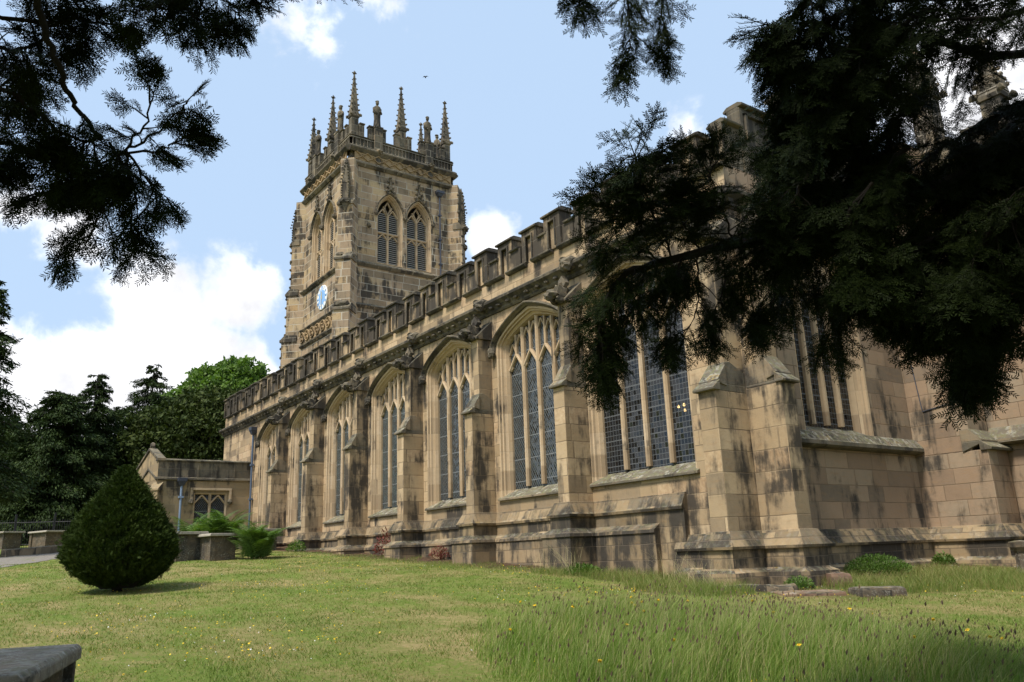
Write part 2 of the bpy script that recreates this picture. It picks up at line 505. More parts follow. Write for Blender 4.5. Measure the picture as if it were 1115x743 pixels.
def glass(name, mode):
    m, t, b, o = new_mat(name)
    tcn = t.n('ShaderNodeTexCoord')
    sp = t.n('ShaderNodeSeparateXYZ'); t.link(tcn.outputs['Object'], sp.inputs[0])
    x, z = sp.outputs[0], sp.outputs[2]
    if mode == 'diamond':
        a = t.math('ADD', t.math('MULTIPLY', x, 1.5), z)
        c = t.math('SUBTRACT', t.math('MULTIPLY', x, 1.5), z)
        ca, cc, w = 0.135, 0.135, 0.10
    else:
        a, c = x, z
        ca, cc, w = 0.10, 0.125, 0.10
    fa = t.math('ABSOLUTE', t.math('SUBTRACT', t.math('FRACT', t.math('DIVIDE', a, ca)), 0.5))
    fc = t.math('ABSOLUTE', t.math('SUBTRACT', t.math('FRACT', t.math('DIVIDE', c, cc)), 0.5))
    line = t.math('GREATER_THAN', t.math('MAXIMUM', fa, fc), 0.5 - w / 2)
    # saddle bars every 0.62 m
    fb = t.math('LESS_THAN', t.math('FRACT', t.math('DIVIDE', z, 0.62)), 0.035)
    # each quarry of old glass lies at a slightly different angle
    ia = t.math('FLOOR', t.math('DIVIDE', t.math('ADD', a, 0.0), ca))
    ic = t.math('FLOOR', t.math('DIVIDE', c, cc))
    wn = t.n('ShaderNodeTexWhiteNoise', noise_dimensions='3D')
    t.link(t.comb(ia, ic, 0.0), wn.inputs['Vector'])
    g = t.n('ShaderNodeNewGeometry')
    off = t.vmath('MULTIPLY', t.vmath('SUBTRACT', wn.outputs['Color'], (0.5, 0.5, 0.5)), (0.26, 0.26, 0.26))
    oi = t.n('ShaderNodeObjectInfo')
    nrm = t.vmath('NORMALIZE', t.vmath('ADD', g.outputs['Normal'], off))
    b.inputs['Roughness'].default_value = 0.08
    lum = t.math('MULTIPLY', t.math('ADD', t.math('MULTIPLY', wn.outputs['Value'], 1.2), 0.4), t.math('ADD', t.math('MULTIPLY', oi.outputs['Random'], 1.0), 0.5))
    base = t.mix(1.0, t.mix(oi.outputs['Random'], (0.034, 0.037, 0.042), (0.026, 0.038, 0.037)), t.comb(lum, lum, lum), 'MULTIPLY')
    t.link(base, b.inputs['Base Color'])
    b.inputs['Specular IOR Level'].default_value = 0.6
    t.link(nrm, b.inputs['Normal'])
    tr = t.n('ShaderNodeBsdfTransparent')
    tr.inputs[0].default_value = (0.75, 0.8, 0.85, 1)
    mx = t.n('ShaderNodeMixShader')
    mx.inputs[0].default_value = 0.30
    t.link(b.outputs[0], mx.inputs[1]); t.link(tr.outputs[0], mx.inputs[2])
    ld = t.n('ShaderNodeBsdfPrincipled')
    ld.inputs['Base Color'].default_value = (0.095, 0.10, 0.105, 1) if mode != 'diamond' else (0.17, 0.18, 0.185, 1)
    ld.inputs['Roughness'].default_value = 0.6
    mx2 = t.n('ShaderNodeMixShader')
    t.link(t.math('MAXIMUM', line, fb), mx2.inputs[0])
    t.link(mx.outputs[0], mx2.inputs[1]); t.link(ld.outputs[0], mx2.inputs[2])
    t.link(mx2.outputs[0], o.inputs[0])
    return m


M['glass_diamond'] = glass('leaded_diamond_glass', 'diamond')
M['glass_square'] = glass('leaded_square_glass', 'square')


def foliage(name, stops, rough=0.6, scale=1.2, trans=0.25, spec=0.3):
    m, t, b, o = new_mat(name)
    g = t.n('ShaderNodeNewGeometry')
    f1 = t.noise(g.outputs['Position'], scale, 4, 0.6)
    wn = g.outputs['Random Per Island']
    f = t.math('ADD', t.math('MULTIPLY', f1, 0.6), t.math('MULTIPLY', wn, 0.4))
    col = t.ramp(f, stops)
    t.link(col, b.inputs['Base Color'])
    b.inputs['Roughness'].default_value = rough
    b.inputs['Specular IOR Level'].default_value = spec
    if trans:
        tl = t.n('ShaderNodeBsdfTranslucent')
        t.link(t.mix(1.0, col, (1.1, 1.3, 0.5), 'MULTIPLY'), tl.inputs[0])
        mx = t.n('ShaderNodeMixShader')
        mx.inputs[0].default_value = trans
        t.link(b.outputs[0], mx.inputs[1]); t.link(tl.outputs[0], mx.inputs[2])
        t.link(mx.outputs[0], o.inputs[0])
    return m


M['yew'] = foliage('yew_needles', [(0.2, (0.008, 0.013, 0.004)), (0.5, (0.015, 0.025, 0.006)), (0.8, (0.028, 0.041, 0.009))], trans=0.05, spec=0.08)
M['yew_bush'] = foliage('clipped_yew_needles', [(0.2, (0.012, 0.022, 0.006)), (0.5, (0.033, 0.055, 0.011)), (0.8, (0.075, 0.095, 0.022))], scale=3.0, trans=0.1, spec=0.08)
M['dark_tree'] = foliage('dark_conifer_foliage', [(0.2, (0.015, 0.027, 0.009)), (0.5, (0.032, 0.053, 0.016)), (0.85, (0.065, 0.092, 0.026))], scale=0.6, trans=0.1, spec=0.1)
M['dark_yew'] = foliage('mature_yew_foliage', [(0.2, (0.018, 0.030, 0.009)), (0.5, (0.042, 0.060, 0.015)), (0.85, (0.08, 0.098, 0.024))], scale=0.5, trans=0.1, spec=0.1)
M['green_tree'] = foliage('broadleaf_foliage', [(0.2, (0.05, 0.095, 0.015)), (0.5, (0.11, 0.19, 0.032)), (0.85, (0.18, 0.27, 0.055))], scale=0.5, trans=0.3)
M['fern'] = foliage('fern_fronds', [(0.2, (0.04, 0.08, 0.016)), (0.5, (0.095, 0.165, 0.034)), (0.85, (0.18, 0.26, 0.06))], scale=1.5, trans=0.3)
M['weed'] = foliage('weed_leaves', [(0.2, (0.05, 0.10, 0.02)), (0.5, (0.10, 0.18, 0.035)), (0.85, (0.16, 0.23, 0.06))], scale=2.0, trans=0.3)
M['valerian'] = foliage('red_valerian', [(0.2, (0.12, 0.03, 0.03)), (0.5, (0.22, 0.05, 0.045)), (0.85, (0.10, 0.10, 0.03))], scale=4.0, trans=0.2)
M['straw'] = foliage('dry_stems', [(0.2, (0.30, 0.26, 0.12)), (0.8, (0.50, 0.44, 0.24))], trans=0.2)
M['tall'] = foliage('tall_grass_blades', [(0.2, (0.09, 0.155, 0.024)), (0.40, (0.155, 0.25, 0.04)), (0.56, (0.24, 0.33, 0.075)), (0.76, (0.46, 0.43, 0.18))], scale=1.6, trans=0.35)
M['seed'] = foliage('seed_heads', [(0.2, (0.11, 0.075, 0.05)), (0.8, (0.26, 0.19, 0.12))], trans=0.1)
M['short'] = foliage('mown_grass_blades', [(0.25, (0.095, 0.155, 0.026)), (0.43, (0.155, 0.22, 0.038)), (0.56, (0.22, 0.225, 0.07)), (0.74, (0.39, 0.31, 0.145))], scale=0.55, trans=0.3)
M['yellow'] = plain('yellow_petals', (0.75, 0.52, 0.03), 0.6, var=0.15)
M['white_petal'] = plain('white_petals', (0.75, 0.75, 0.72), 0.6, var=0.05)
M['bark'] = plain('yew_bark', (0.018, 0.014, 0.011), 0.95, var=0.5, scale=8)
M['bark_far'] = plain('grey_bark', (0.06, 0.05, 0.04), 0.9, var=0.4, scale=3)

# lawn: mown turf with dry patches, soil at the foot of the wall
m, t, b, o = new_mat('lawn')
g = t.n('ShaderNodeNewGeometry')
P = g.outputs['Position']
sp = t.n('ShaderNodeSeparateXYZ'); t.link(P, sp.inputs[0])
big = t.noise(P, 0.35, 5, 0.6)
mid = t.noise(t.comb(t.math('MULTIPLY', sp.outputs[0], 0.5), t.math('MULTIPLY', sp.outputs[1], 1.6), 0.0), 0.8, 5, 0.65)
fine = t.noise(P, 14.0, 6, 0.7)
f = t.math('ADD', t.math('ADD', t.math('MULTIPLY', big, 0.35), t.math('MULTIPLY', mid, 0.35)), t.math('MULTIPLY', fine, 0.3))
col = t.ramp(f, [(0.38, (0.09, 0.145, 0.024)), (0.46, (0.15, 0.205, 0.038)), (0.52, (0.21, 0.205, 0.065)), (0.61, (0.36, 0.275, 0.13))])
dry = t.rng(t.noise(P, 2.3, 6, 0.7), 0.54, 0.66)
col = t.mix(t.math('MULTIPLY', dry, 0.6), col, (0.34, 0.27, 0.12))
soil = t.math('MULTIPLY', t.rng(t.math('ADD', sp.outputs[1], t.math('MULTIPLY', t.noise(P, 1.2, 4), 1.1)), -1.25, -0.45), t.rng(sp.outputs[0], 9.0, 5.0))
col = t.mix(soil, col, t.ramp(t.noise(P, 9.0, 5), [(0.35, (0.05, 0.032, 0.022)), (0.6, (0.13, 0.08, 0.05)), (0.7, (0.16, 0.17, 0.05))]))
t.link(col, b.inputs['Base Color'])
b.inputs['Roughness'].default_value = 0.95
b.inputs['Specular IOR Level'].default_value = 0.1
bp = t.n('ShaderNodeBump'); bp.inputs['Strength'].default_value = 0.9; bp.inputs['Distance'].default_value = 0.05
t.link(t.noise(P, 22.0, 6, 0.75), bp.inputs['Height']); t.link(bp.outputs[0], b.inputs['Normal'])
M['lawn'] = m

m, t, b, o = new_mat('gravel_path')
g = t.n('ShaderNodeNewGeometry')
P = g.outputs['Position']
col = t.ramp(t.noise(P, 12.0, 6, 0.75), [(0.3, (0.11, 0.095, 0.08)), (0.55, (0.21, 0.185, 0.155)), (0.75, (0.32, 0.285, 0.24))])
col = t.mix(t.rng(t.noise(P, 1.5, 4), 0.58, 0.7), col, (0.14, 0.15, 0.05))
t.link(col, b.inputs['Base Color']); b.inputs['Roughness'].default_value = 0.95
M['path'] = m

m, t, b, o = new_mat('lit_lamp')
b.inputs['Base Color'].default_value = (0.9, 0.7, 0.4, 1)
b.inputs['Emission Color'].default_value = (1.0, 0.62, 0.22, 1)
b.inputs['Emission Strength'].default_value = 7.0
M['lamp'] = m
# ------------------------------------------------------------------ the church (one thing, its features are parts)
church = tag(empty('church'), 'large medieval sandstone church with battlemented aisle, tall traceried windows and pinnacled clock tower', 'church')


def arch(hw, zs, za, n=14, sharp=0.42):
    """four-centred arch from left springing over the apex to the right springing"""
    pts = []
    for i in range(n + 1):
        t = 1 - math.cos(math.pi / 2 * i / n)
        f = (1 - sharp) * (1 - (1 - t) ** 1.9) ** (1 / 1.9) + sharp * t
        pts.append((-hw * (1 - t), zs + (za - zs) * f))
    return pts + [(-x, z) for x, z in pts[-2::-1]]


def ring(hw, zb, zs, za, sharp=0.42):
    return [(-hw, zb)] + arch(hw, zs, za, sharp=sharp) + [(hw, zb)]


def arch_z(x, hw, zs, za, sharp=0.42):
    t = 1 - min(1, abs(x) / hw)
    f = (1 - sharp) * (1 - (1 - t) ** 1.9) ** (1 / 1.9) + sharp * t
    return zs + (za - zs) * f


def strip(mb, r0, y0, r1, y1):
    n = len(r0)
    vs = [(x, y0, z) for x, z in r0] + [(x, y1, z) for x, z in r1]
    mb.add(vs, [(i, i + 1, i + 1 + n, i + n) for i in range(n - 1)])


def wall_with_arch(mb, x0, x1, z0, z1, openings, back=None):
    """one front face (y = 0 in local space) with arched openings: (cx, hw, zb, zs, za, sharp)"""
    x = x0
    for cx, hw, zb, zs, za, sh in openings:
        mb.quad((x, 0, z0), (cx - hw, 0, z0), (cx - hw, 0, z1), (x, 0, z1))
        mb.quad((cx - hw, 0, z0), (cx + hw, 0, z0), (cx + hw, 0, zb), (cx - hw, 0, zb))
        a = arch(hw, zs, za, sharp=sh)
        for (xa, za_), (xb, zb_) in zip(a[:-1], a[1:]):
            mb.quad((cx + xa, 0, za_), (cx + xb, 0, zb_), (cx + xb, 0, z1), (cx + xa, 0, z1))
        x = cx + hw
    mb.quad((x, 0, z0), (x1, 0, z0), (x1, 0, z1), (x, 0, z1))


def ogee_head(x, hw, zs, zt):
    """little ogee arch over one light"""
    L = []
    for i in range(9):
        t = i / 8
        L.append((x - hw * (1 - t), zs + (zt - zs) * (0.62 * math.sin(t * math.pi / 2) + 0.38 * t ** 2.2)))
    return L, [(2 * x - px, pz) for px, pz in L]


def make_window(parent, loc, rz, hw, zb, zs, za, lights, zhead, mode, label=None, stops=True):
    """perpendicular window: moulded jamb, tracery, leaded glass, sill, hood mould with carved stops"""
    prof = [(0.0, 0.0), (0.045, 0.012), (0.06, 0.075), (0.10, 0.09), (0.115, 0.15), (0.155, 0.205), (0.175, 0.205), (0.22, 0.30), (0.225, 0.40)]
    jb = MB()
    rings = [(ring(hw - d, zb - 0.29, zs, za - d * 1.02), y) for d, y in prof]
    for (r0, y0), (r1, y1) in zip(rings[:-1], rings[1:]):
        strip(jb, r0, y0, r1, y1)
    # side seating under the jambs so the reveal meets the sill
    win = jb.build('window', M['trim'], parent)
    win.location = loc
    win.rotation_euler = (0, 0, rz)
    if label:
        win['label'] = label
    ihw, iza = hw - 0.22, za - 0.225
    tr = MB()
    y0, y1 = 0.25, 0.43
    pitch = 2 * ihw / lights
    zsp = zhead - 0.42 * pitch / 0.7
    for i in range(1, lights):
        x = -ihw + pitch * i
        tr.bar([(x, zb + 0.05), (x, arch_z(x, ihw, zs, iza) + 0.02)], 0.125, y0 - 0.01, y1)
    for i in range(lights):
        x = -ihw + pitch * (i + 0.5)
        lim = arch_z(abs(x) + pitch * 0.38, ihw, zs, iza)
        zt = min(zhead, arch_z(x, ihw, zs, iza) - 0.08)
        sp_ = min(zsp, lim - 0.1)
        L, R = ogee_head(x, pitch / 2 - 0.02, sp_, zt)
        tr.bar(L, 0.085, y0 + 0.012, y1 - 0.01)
        tr.bar(R, 0.085, y0 + 0.014, y1 - 0.012)
        # cusps
        for s in (-1, 1):
            c = []
            for k in range(6):
                a = k / 5 * math.pi
                c.append((x + s * (pitch / 2 - 0.05 - 0.09 * math.sin(a)), sp_ - 0.02 + 0.2 * k / 5))
            tr.bar(c, 0.04, y0 + 0.05, y1 - 0.05)
        top = arch_z(x, ihw, zs, iza)
        if top - zt > 0.12:
            tr.bar([(x, zt - 0.03), (x, top + 0.02)], 0.075, y0 + 0.02, y1 - 0.014)
        # upper panels: small pointed heads close under the main arch
        for s in (-0.25, 0.25):
            px = x + s * pitch
            pt = min(arch_z(px - 0.14, ihw, zs, iza), arch_z(px + 0.14, ihw, zs, iza)) - 0.03
            if pt - zt > 0.05:
                q = pitch * 0.25 - 0.01
                l2, r2_ = ogee_head(px, q, pt - 0.30, pt)
                tr.bar(l2, 0.05, y0 + 0.04, y1 - 0.02)
                tr.bar(r2_, 0.05, y0 + 0.042, y1 - 0.022)
    tr.build('tracery', M['trim'], win)
    gl = MB()
    r = ring(ihw + 0.01, zb, zs, iza + 0.01)
    gl.add([(x, 0.36, z) for x, z in r], [tuple(range(len(r)))])
    gl.build('glass', M['glass_' + mode], win)
    sl = MB()
    sl.prism([(-0.09, zb - 0.30), (-0.09, zb - 0.24), (-0.07, zb - 0.225), (0.40, zb + 0.03), (0.40, zb - 0.30)], -hw + 0.005, hw - 0.005)
    for s in (-1, 1):
        sl.prism([(-0.085, zb - 0.298), (-0.085, zb - 0.235), (-0.003, zb - 0.19), (-0.003, zb - 0.298)], s * hw, s * (hw + 0.07))
    sl.build('sill', M['ledge'], win, bevel=0.012)
    hd = MB()
    hp = [(-0.03, 0.0), (-0.045, -0.055), (-0.08, -0.10), (-0.105, -0.15), (-0.135, -0.165), (-0.165, -0.15), (-0.19, -0.06), (-0.20, 0.0)]
    rs = [([(-(hw - d), zs - 0.08)] + arch(hw - d, zs, za - d * 0.95) + [(hw - d, zs - 0.08)], y) for d, y in hp]
    for (r0, ya), (r1, yb) in zip(rs[:-1], rs[1:]):
        strip(hd, r0, ya, r1, yb)
    hd.build('hood_mould', M['soot'], win)
    if stops:
        for s in (-1, 1):
            lb = MB()
            lb.blob((s * (hw + 0.115), -0.12, zs - 0.16), (0.10, 0.13, 0.15), 3 + s, 0.45)
            lb.blob((s * (hw + 0.115), -0.17, zs - 0.24), (0.07, 0.08, 0.09), 8 + s, 0.4)
            lb.build('label_stop', M['soot'], win)
    return win


# --- south aisle: wall, plinth
XE = 4.95                      # east end of the aisle
XW = -31.15                    # west end
BX = [-0.2 - 4.2 * k for k in range(8)]          # buttress centres along the aisle
HW, ZB, ZS, ZA = 1.62, 1.66, 5.84, 6.68
wins = [(-2.31 - 4.2 * k) for k in range(6)]
W0 = dict(cx=1.70, hw=1.72)
ops = [(x, HW, ZB - 0.26, ZS, ZA, 0.42) for x in sorted(wins)] + [(W0['cx'], W0['hw'], ZB - 0.22, ZS, ZA + 0.06, 0.42)]
sw = MB()
wall_with_arch(sw, XW, XE, -1.2, 7.95, ops)
sw.v = [(x, y, z) for x, y, z in sw.v]
sw.build('aisle_wall', M['wall'], church)
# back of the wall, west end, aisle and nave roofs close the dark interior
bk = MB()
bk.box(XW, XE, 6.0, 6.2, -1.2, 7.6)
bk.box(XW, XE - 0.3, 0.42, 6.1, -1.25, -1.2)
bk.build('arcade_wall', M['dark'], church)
rf = MB()
rf.quad((XW + 0.1, 0.3, 7.9), (XE - 0.1, 0.3, 7.9), (XE - 0.1, 6.2, 9.2), (XW + 0.1, 6.2, 9.2))
rf.build('aisle_roof', M['lead'], church)
ww = MB()
ww.quad((XW, 0, -1.2), (XW, 6.2, -1.2), (XW, 6.2, 9.0), (XW, 0, 9.0))
ww.build('west_wall', M['wall'], church)
nv = MB()
nv.box(-27.4, 4.9, 6.2, 13.2, -1.2, 9.9)
nv.add([(-27.4, 6.2, 9.9), (-27.4, 13.2, 9.9), (-27.4, 9.7, 10.9), (4.9, 6.2, 9.9), (4.9, 13.2, 9.9), (4.9, 9.7, 10.9)], [(0, 2, 5, 3), (1, 4, 5, 2), (0, 1, 2), (3, 5, 4)])
nv.build('nave', M['wall'], church)


def plinth_profile(zt, zm, zb, y_scale=1.0, base=-1.6):
    """top weathering, face, lower weathering, foot: (y, z) from the wall outwards"""
    return [(0.02, zt + 0.06), (-0.05 * y_scale, zt + 0.05), (-0.07, zt), (-0.17, zt - 0.20), (-0.20, zt - 0.24), (-0.185, zt - 0.30), (-0.13, zt - 0.31),
            (-0.13, zm + 0.08), (-0.17, zm + 0.03), (-0.30, zm - 0.05), (-0.31, zm - 0.12), (-0.27, zm - 0.15), (-0.27, base), (0.02, base)]


def run_plinth(mb, path, prof):
    """sweep the plinth profile along a plan polyline; outward is to the right of travel"""
    n = len(path)
    cols = []
    for i in range(n):
        p = Vector(path[i])
        d0 = (Vector(path[i]) - Vector(path[i - 1])).normalized() if i else None
        d1 = (Vector(path[i + 1]) - Vector(path[i])).normalized() if i < n - 1 else None
        if d0 is None: d0 = d1
        if d1 is None: d1 = d0
        n0, n1 = Vector((d0.y, -d0.x)), Vector((d1.y, -d1.x))
        mt = (n0 + n1).normalized()
        k = 1 / max(0.35, mt.dot(n0))
        cols.append([(p.x + mt.x * (-y) * k, p.y + mt.y * (-y) * k, z) for y, z in prof])
    m = len(prof)
    vs = [q for c in cols for q in c]
    fs = [(i * m + j, i * m + j + 1, (i + 1) * m + j + 1, (i + 1) * m + j) for i in range(n - 1) for j in range(m - 1)]
    fs += [tuple(range(m)), tuple(range((n - 1) * m + m - 1, (n - 1) * m - 1, -1))]
    mb.add(vs, fs)


# the plinth steps round every buttress
path = [(XW, 0.0)]
bh = 0.25
for x in sorted(BX[:6]):
    path += [(x - bh, 0.0), (x - bh, -0.77), (x + bh, -0.77), (x + bh, 0.0)]
pl = MB()
PROF1 = plinth_profile(1.0, 0.36, 0)
run_plinth(pl, path + [(3.05, 0.0)], PROF1[:8] + [(-0.13, -1.6), (0.02, -1.6)])
pl.build('plinth', M['plinth'], church)
p2 = MB()
run_plinth(p2, path + [(2.30, 0.0)], [(-0.125, 0.44), (-0.17, 0.40), (-0.30, 0.31), (-0.315, 0.24), (-0.28, 0.21), (-0.27, -1.6), (-0.125, -1.6)])
p2.build('foot_plinth', M['plinth'], church)

# --- buttresses
def make_buttress(name, loc, rz, width, d1, d2, zcap, ztop, zb=1.0, gab=True):
    h = width / 2
    b = MB()
    b.box(-h, h, -d1, 0.05, zb, zcap)
    o = b.build(name, M['buttress'], church, bevel=0.014)
    o.location = loc
    o.rotation_euler = (0, 0, rz)
    c = MB()
    e = 0.05
    dd = d1 - d2
    # concave weathered set-off with two drip courses
    c.prism([(-d1 - 0.10, zcap + 0.0), (-d1 - 0.11, zcap + 0.05), (-d1 + dd * 0.32, zcap + 0.22), (-d1 + dd * 0.32, zcap + 0.0)], -h - e, h + e)
    c.prism([(-d1 + dd * 0.22, zcap + 0.16), (-d1 + dd * 0.20, zcap + 0.22), (-d1 + dd * 0.95, zcap + 0.55), (-d1 + dd * 0.95, zcap + 0.10)], -h - e * 0.6, h + e * 0.6)
    c.prism([(-d1 + dd * 0.3, zcap), (-d1 + dd * 0.3, zcap + 0.18), (-d2 - 0.0, zcap + 0.60), (-d2 + 0.15, zcap + 0.62), (0.02, zcap + 0.4), (0.02, zcap)], -h, h)
    c.build('set_off', M['ledge'], o, bevel=0.012)
    u = MB()
    u.box(-h + 0.015, h - 0.015, -d2, 0.05, zcap + 0.3, ztop)
    if not gab:
        u.prism([(-d2 - 0.06, ztop), (-d2 - 0.06, ztop + 0.05), (0.02, ztop + 0.7), (0.02, ztop)], -h - 0.03, h + 0.03)
    u.build('upper_stage', M['buttress'], o, bevel=0.012)
    if gab:
        g = MB()
        g.prism([(-d2 - 0.08, ztop), (-d2 - 0.09, ztop + 0.06), (0.02, ztop + 0.62), (0.02, ztop)], -h - 0.05, h + 0.05)
        g.build('gablet', M['soot'], o, bevel=0.01)
        k = MB()     # crouching grotesque over the front
        k.blob((0, -d2 - 0.02, ztop + 0.28), (0.17, 0.25, 0.22), 1, 0.5)
        k.blob((0.02, -d2 - 0.32, ztop + 0.20), (0.12, 0.19, 0.11), 2, 0.5)
        k.blob((-0.02, -d2 - 0.42, ztop + 0.10), (0.09, 0.12, 0.10), 5, 0.5)
        k.blob((0.12, -d2 - 0.14, ztop + 0.06), (0.07, 0.18, 0.10), 6, 0.5)
        k.blob((-0.12, -d2 - 0.14, ztop + 0.06), (0.07, 0.18, 0.10), 7, 0.5)
        k.blob((0.0, -d2 + 0.10, ztop + 0.55), (0.12, 0.16, 0.18), 9, 0.6)
        k.build('gargoyle', M['soot'], o)
    return o


b0 = make_buttress('buttress', (BX[0], 0, 0), 0, 0.42, 0.75, 0.48, 3.88, 6.12)
for x in BX[1:6]:
    c = copy_tree(b0, church)
    c.location.x = x
# grotesque corbels on the cornice above each buttress
gq = MB()
gq.blob((0, -0.30, 7.20), (0.22, 0.22, 0.19), 3, 0.6)
gq.blob((0.05, -0.42, 7.12), (0.13, 0.13, 0.12), 4, 0.6)
gq.blob((-0.12, -0.34, 7.34), (0.12, 0.14, 0.1), 7, 0.6)
gmesh = gq.mesh('grotesque', M['soot'])
for x in BX[:6]:
    o = link('grotesque', gmesh, church)
    o.location = (x + 0.1, 0, 0)

# --- aisle windows
w1 = make_window(church, (wins[0], 0, 0), 0, HW, ZB, ZS, ZA, 4, 5.54, 'diamond')
for x in wins[1:]:
    c = copy_tree(w1, church)
    c.location.x = x
make_window(church, (W0['cx'], 0, 0), 0, W0['hw'], ZB + 0.04, ZS, ZA + 0.06, 4, 5.5, 'square', 'wide four-light window nearest the east corner, glazed in square panes')

# --- cornice with carved bosses
cn = MB()
cprof = [(0.02, 6.90), (-0.05, 6.90), (-0.09, 6.95), (-0.10, 7.00), (-0.17, 7.08), (-0.25, 7.14), (-0.29, 7.17), (-0.30, 7.24), (-0.26, 7.28), (-0.05, 7.34), (0.02, 7.34)]
cn.prism(cprof, XW - 0.15, XE + 0.15)
cn.prism([(XE - y if False else XE - 0.02 - y, z) for y, z in cprof], -0.3, 6.2, axis='y')
rr = random.Random(4)
x = XW + 0.3
while x < XE:
    cn.blob((x, -0.17, 7.05), (0.07 + rr.random() * 0.05, 0.075, 0.06), rr.randint(0, 50), 0.5, 1)
    x += 0.36 + rr.random() * 0.2
cn.build('cornice', M['soot'], church)

# --- battlements
P0 = 1.2
mer = MB()
mer.box(-0.372, 0.372, 0.0, 0.34, 7.97, 8.92)                               # sunk panel
for s in (-1, 1):
    mer.box(s * 0.375 if s < 0 else 0.19, -0.19 if s < 0 else 0.375, -0.085, 0.33, 7.98, 8.925)
    mer.prism([(-0.125, 7.985), (-0.125, 8.80), (-0.08, 8.80), (-0.08, 7.985)], s * 0.165 - 0.028, s * 0.165 + 0.028)
mer.box(-0.374, 0.374, -0.082, 0.0, 8.78, 8.928)
mer.prism([(-0.122, 8.735), (-0.122, 8.79), (0.0, 8.792), (0.0, 8.735)], -0.19, 0.19)
mer.prism([(-0.15, 8.93), (-0.16, 8.985), (-0.02, 9.06), (0.30, 9.06), (0.44, 8.985), (0.43, 8.93)], -0.43, 0.43)
mmesh = mer.mesh('merlon', M['merlon'])
mmesh.materials.append(M['parapet']); mmesh.materials.append(M['band'])
for i_ in range(6): mmesh.polygons[i_].material_index = 1
for i_ in list(range(6, 12)) + list(range(18, 24)) + list(range(30, 36)): mmesh.polygons[i_].material_index = 2
g_ = 0.225
cop = MB(); cop.prism([(-0.15, 8.50), (-0.16, 8.55), (-0.02, 8.60), (0.30, 8.60), (0.44, 8.55), (0.43, 8.50)], -g_ + 0.003, g_ - 0.003)
copmesh = cop.mesh('coping', M['merlon'])
cop = MB(); cop.prism([(-0.005, 7.86), (-0.10, 7.88), (-0.155, 7.93), (-0.15, 7.975), (-0.005, 7.99)], -g_ - 0.24, g_ + 0.24)
ledmesh = cop.mesh('moulding', M['merlon'])
gaps = []
pp = MB()
pp.box(XW, XE, 0.004, 0.34, 7.90, 7.97)
k0 = -24
xm = [-2.075 + P0 * k for k in range(k0, 6)]
for x in xm:
    if x > XE - 0.5: continue
    xa, xb = x + 0.375, x + P0 - 0.375
    if xb < XE:
        pp.box(xa - 0.0, xb + 0.0, -0.083, 0.335, 7.97, 8.50)
        gaps.append((xa + xb) / 2)
par = pp.build('parapet', M['band'], church)
for x in gaps:
    for nm, me in (('coping', copmesh), ('moulding', ledmesh)):
        o = link(nm, me, par, bevel=0.008)
        o.location = (x, rr.uniform(-0.006, 0.006), rr.uniform(-0.012, 0.006))
        o.rotation_euler = (0, rr.uniform(-0.012, 0.012) if nm == 'coping' else rr.uniform(-0.005, 0.005), 0)
for x in xm:
    if x > XE - 0.3: continue
    o = link('merlon', mmesh, par, bevel=0.012)
    o.location = (x + rr.uniform(-0.02, 0.02), rr.uniform(-0.008, 0.008), rr.uniform(-0.02, 0.012))
    o.rotation_euler = (rr.uniform(-0.008, 0.008), rr.uniform(-0.0015, 0.0015), rr.uniform(-0.02, 0.02))
    o.scale = (rr.uniform(0.95, 1.03), 1, 1)
# corner merlon and the stepped parapet of the east gable
ce = MB()
for y0_, y1_, z1_ in [(0.10, 0.72, 9.0), (0.76, 1.9, 9.6), (1.9, 2.4, 9.25), (2.4, 3.6, 10.4), (3.6, 4.2, 9.9), (4.2, 6.2, 10.7)]:
    ce.box(XE - 0.33, XE - 0.003, y0_, y1_, 7.9, z1_)
    ce.prism([(XE + 0.11, z1_ + 0.003), (XE + 0.12, z1_ + 0.055), (XE, z1_ + 0.12), (XE - 0.32, z1_ + 0.12), (XE - 0.44, z1_ + 0.05), (XE - 0.43, z1_ + 0.003)], y0_ + 0.004, y1_ - 0.004, axis='y')
for y0_, y1_, z1_ in [(0.76, 1.9, 9.6), (2.4, 3.6, 10.4)]:
    for q0, q1, a0, a1 in [(y0_ + 0.16, y0_ + 0.24, z1_ - 0.8, z1_ - 0.14), (y1_ - 0.24, y1_ - 0.16, z1_ - 0.8, z1_ - 0.14), (y0_ + 0.16, y1_ - 0.16, z1_ - 0.20, z1_ - 0.13)]:
        ce.box(XE - 0.02, XE + 0.07, q0, q1, a0, a1)
        ce.box(XE - 0.0, XE + 0.05, q0 + 0.0, q1, a0, a1) if False else None
    ce.box(XE - 0.2, XE + 0.02, y0_ + 0.01, y0_ + 0.13, z1_ - 0.9, z1_ - 0.02); ce.box(XE - 0.2, XE + 0.02, y1_ - 0.13, y1_ - 0.01, z1_ - 0.9, z1_ - 0.02)
ce.build('gable_parapet', M['merlon'], church, bevel=0.008)

# --- east end of the aisle: corner buttresses, east window, deep buttress, chancel
def rot_e(mb):           # local (x along wall, -y outward) -> east facing
    return mb.xf(Matrix.Translation((XE, 0, 0)) @ Matrix.Rotation(math.pi / 2, 4, 'Z'))

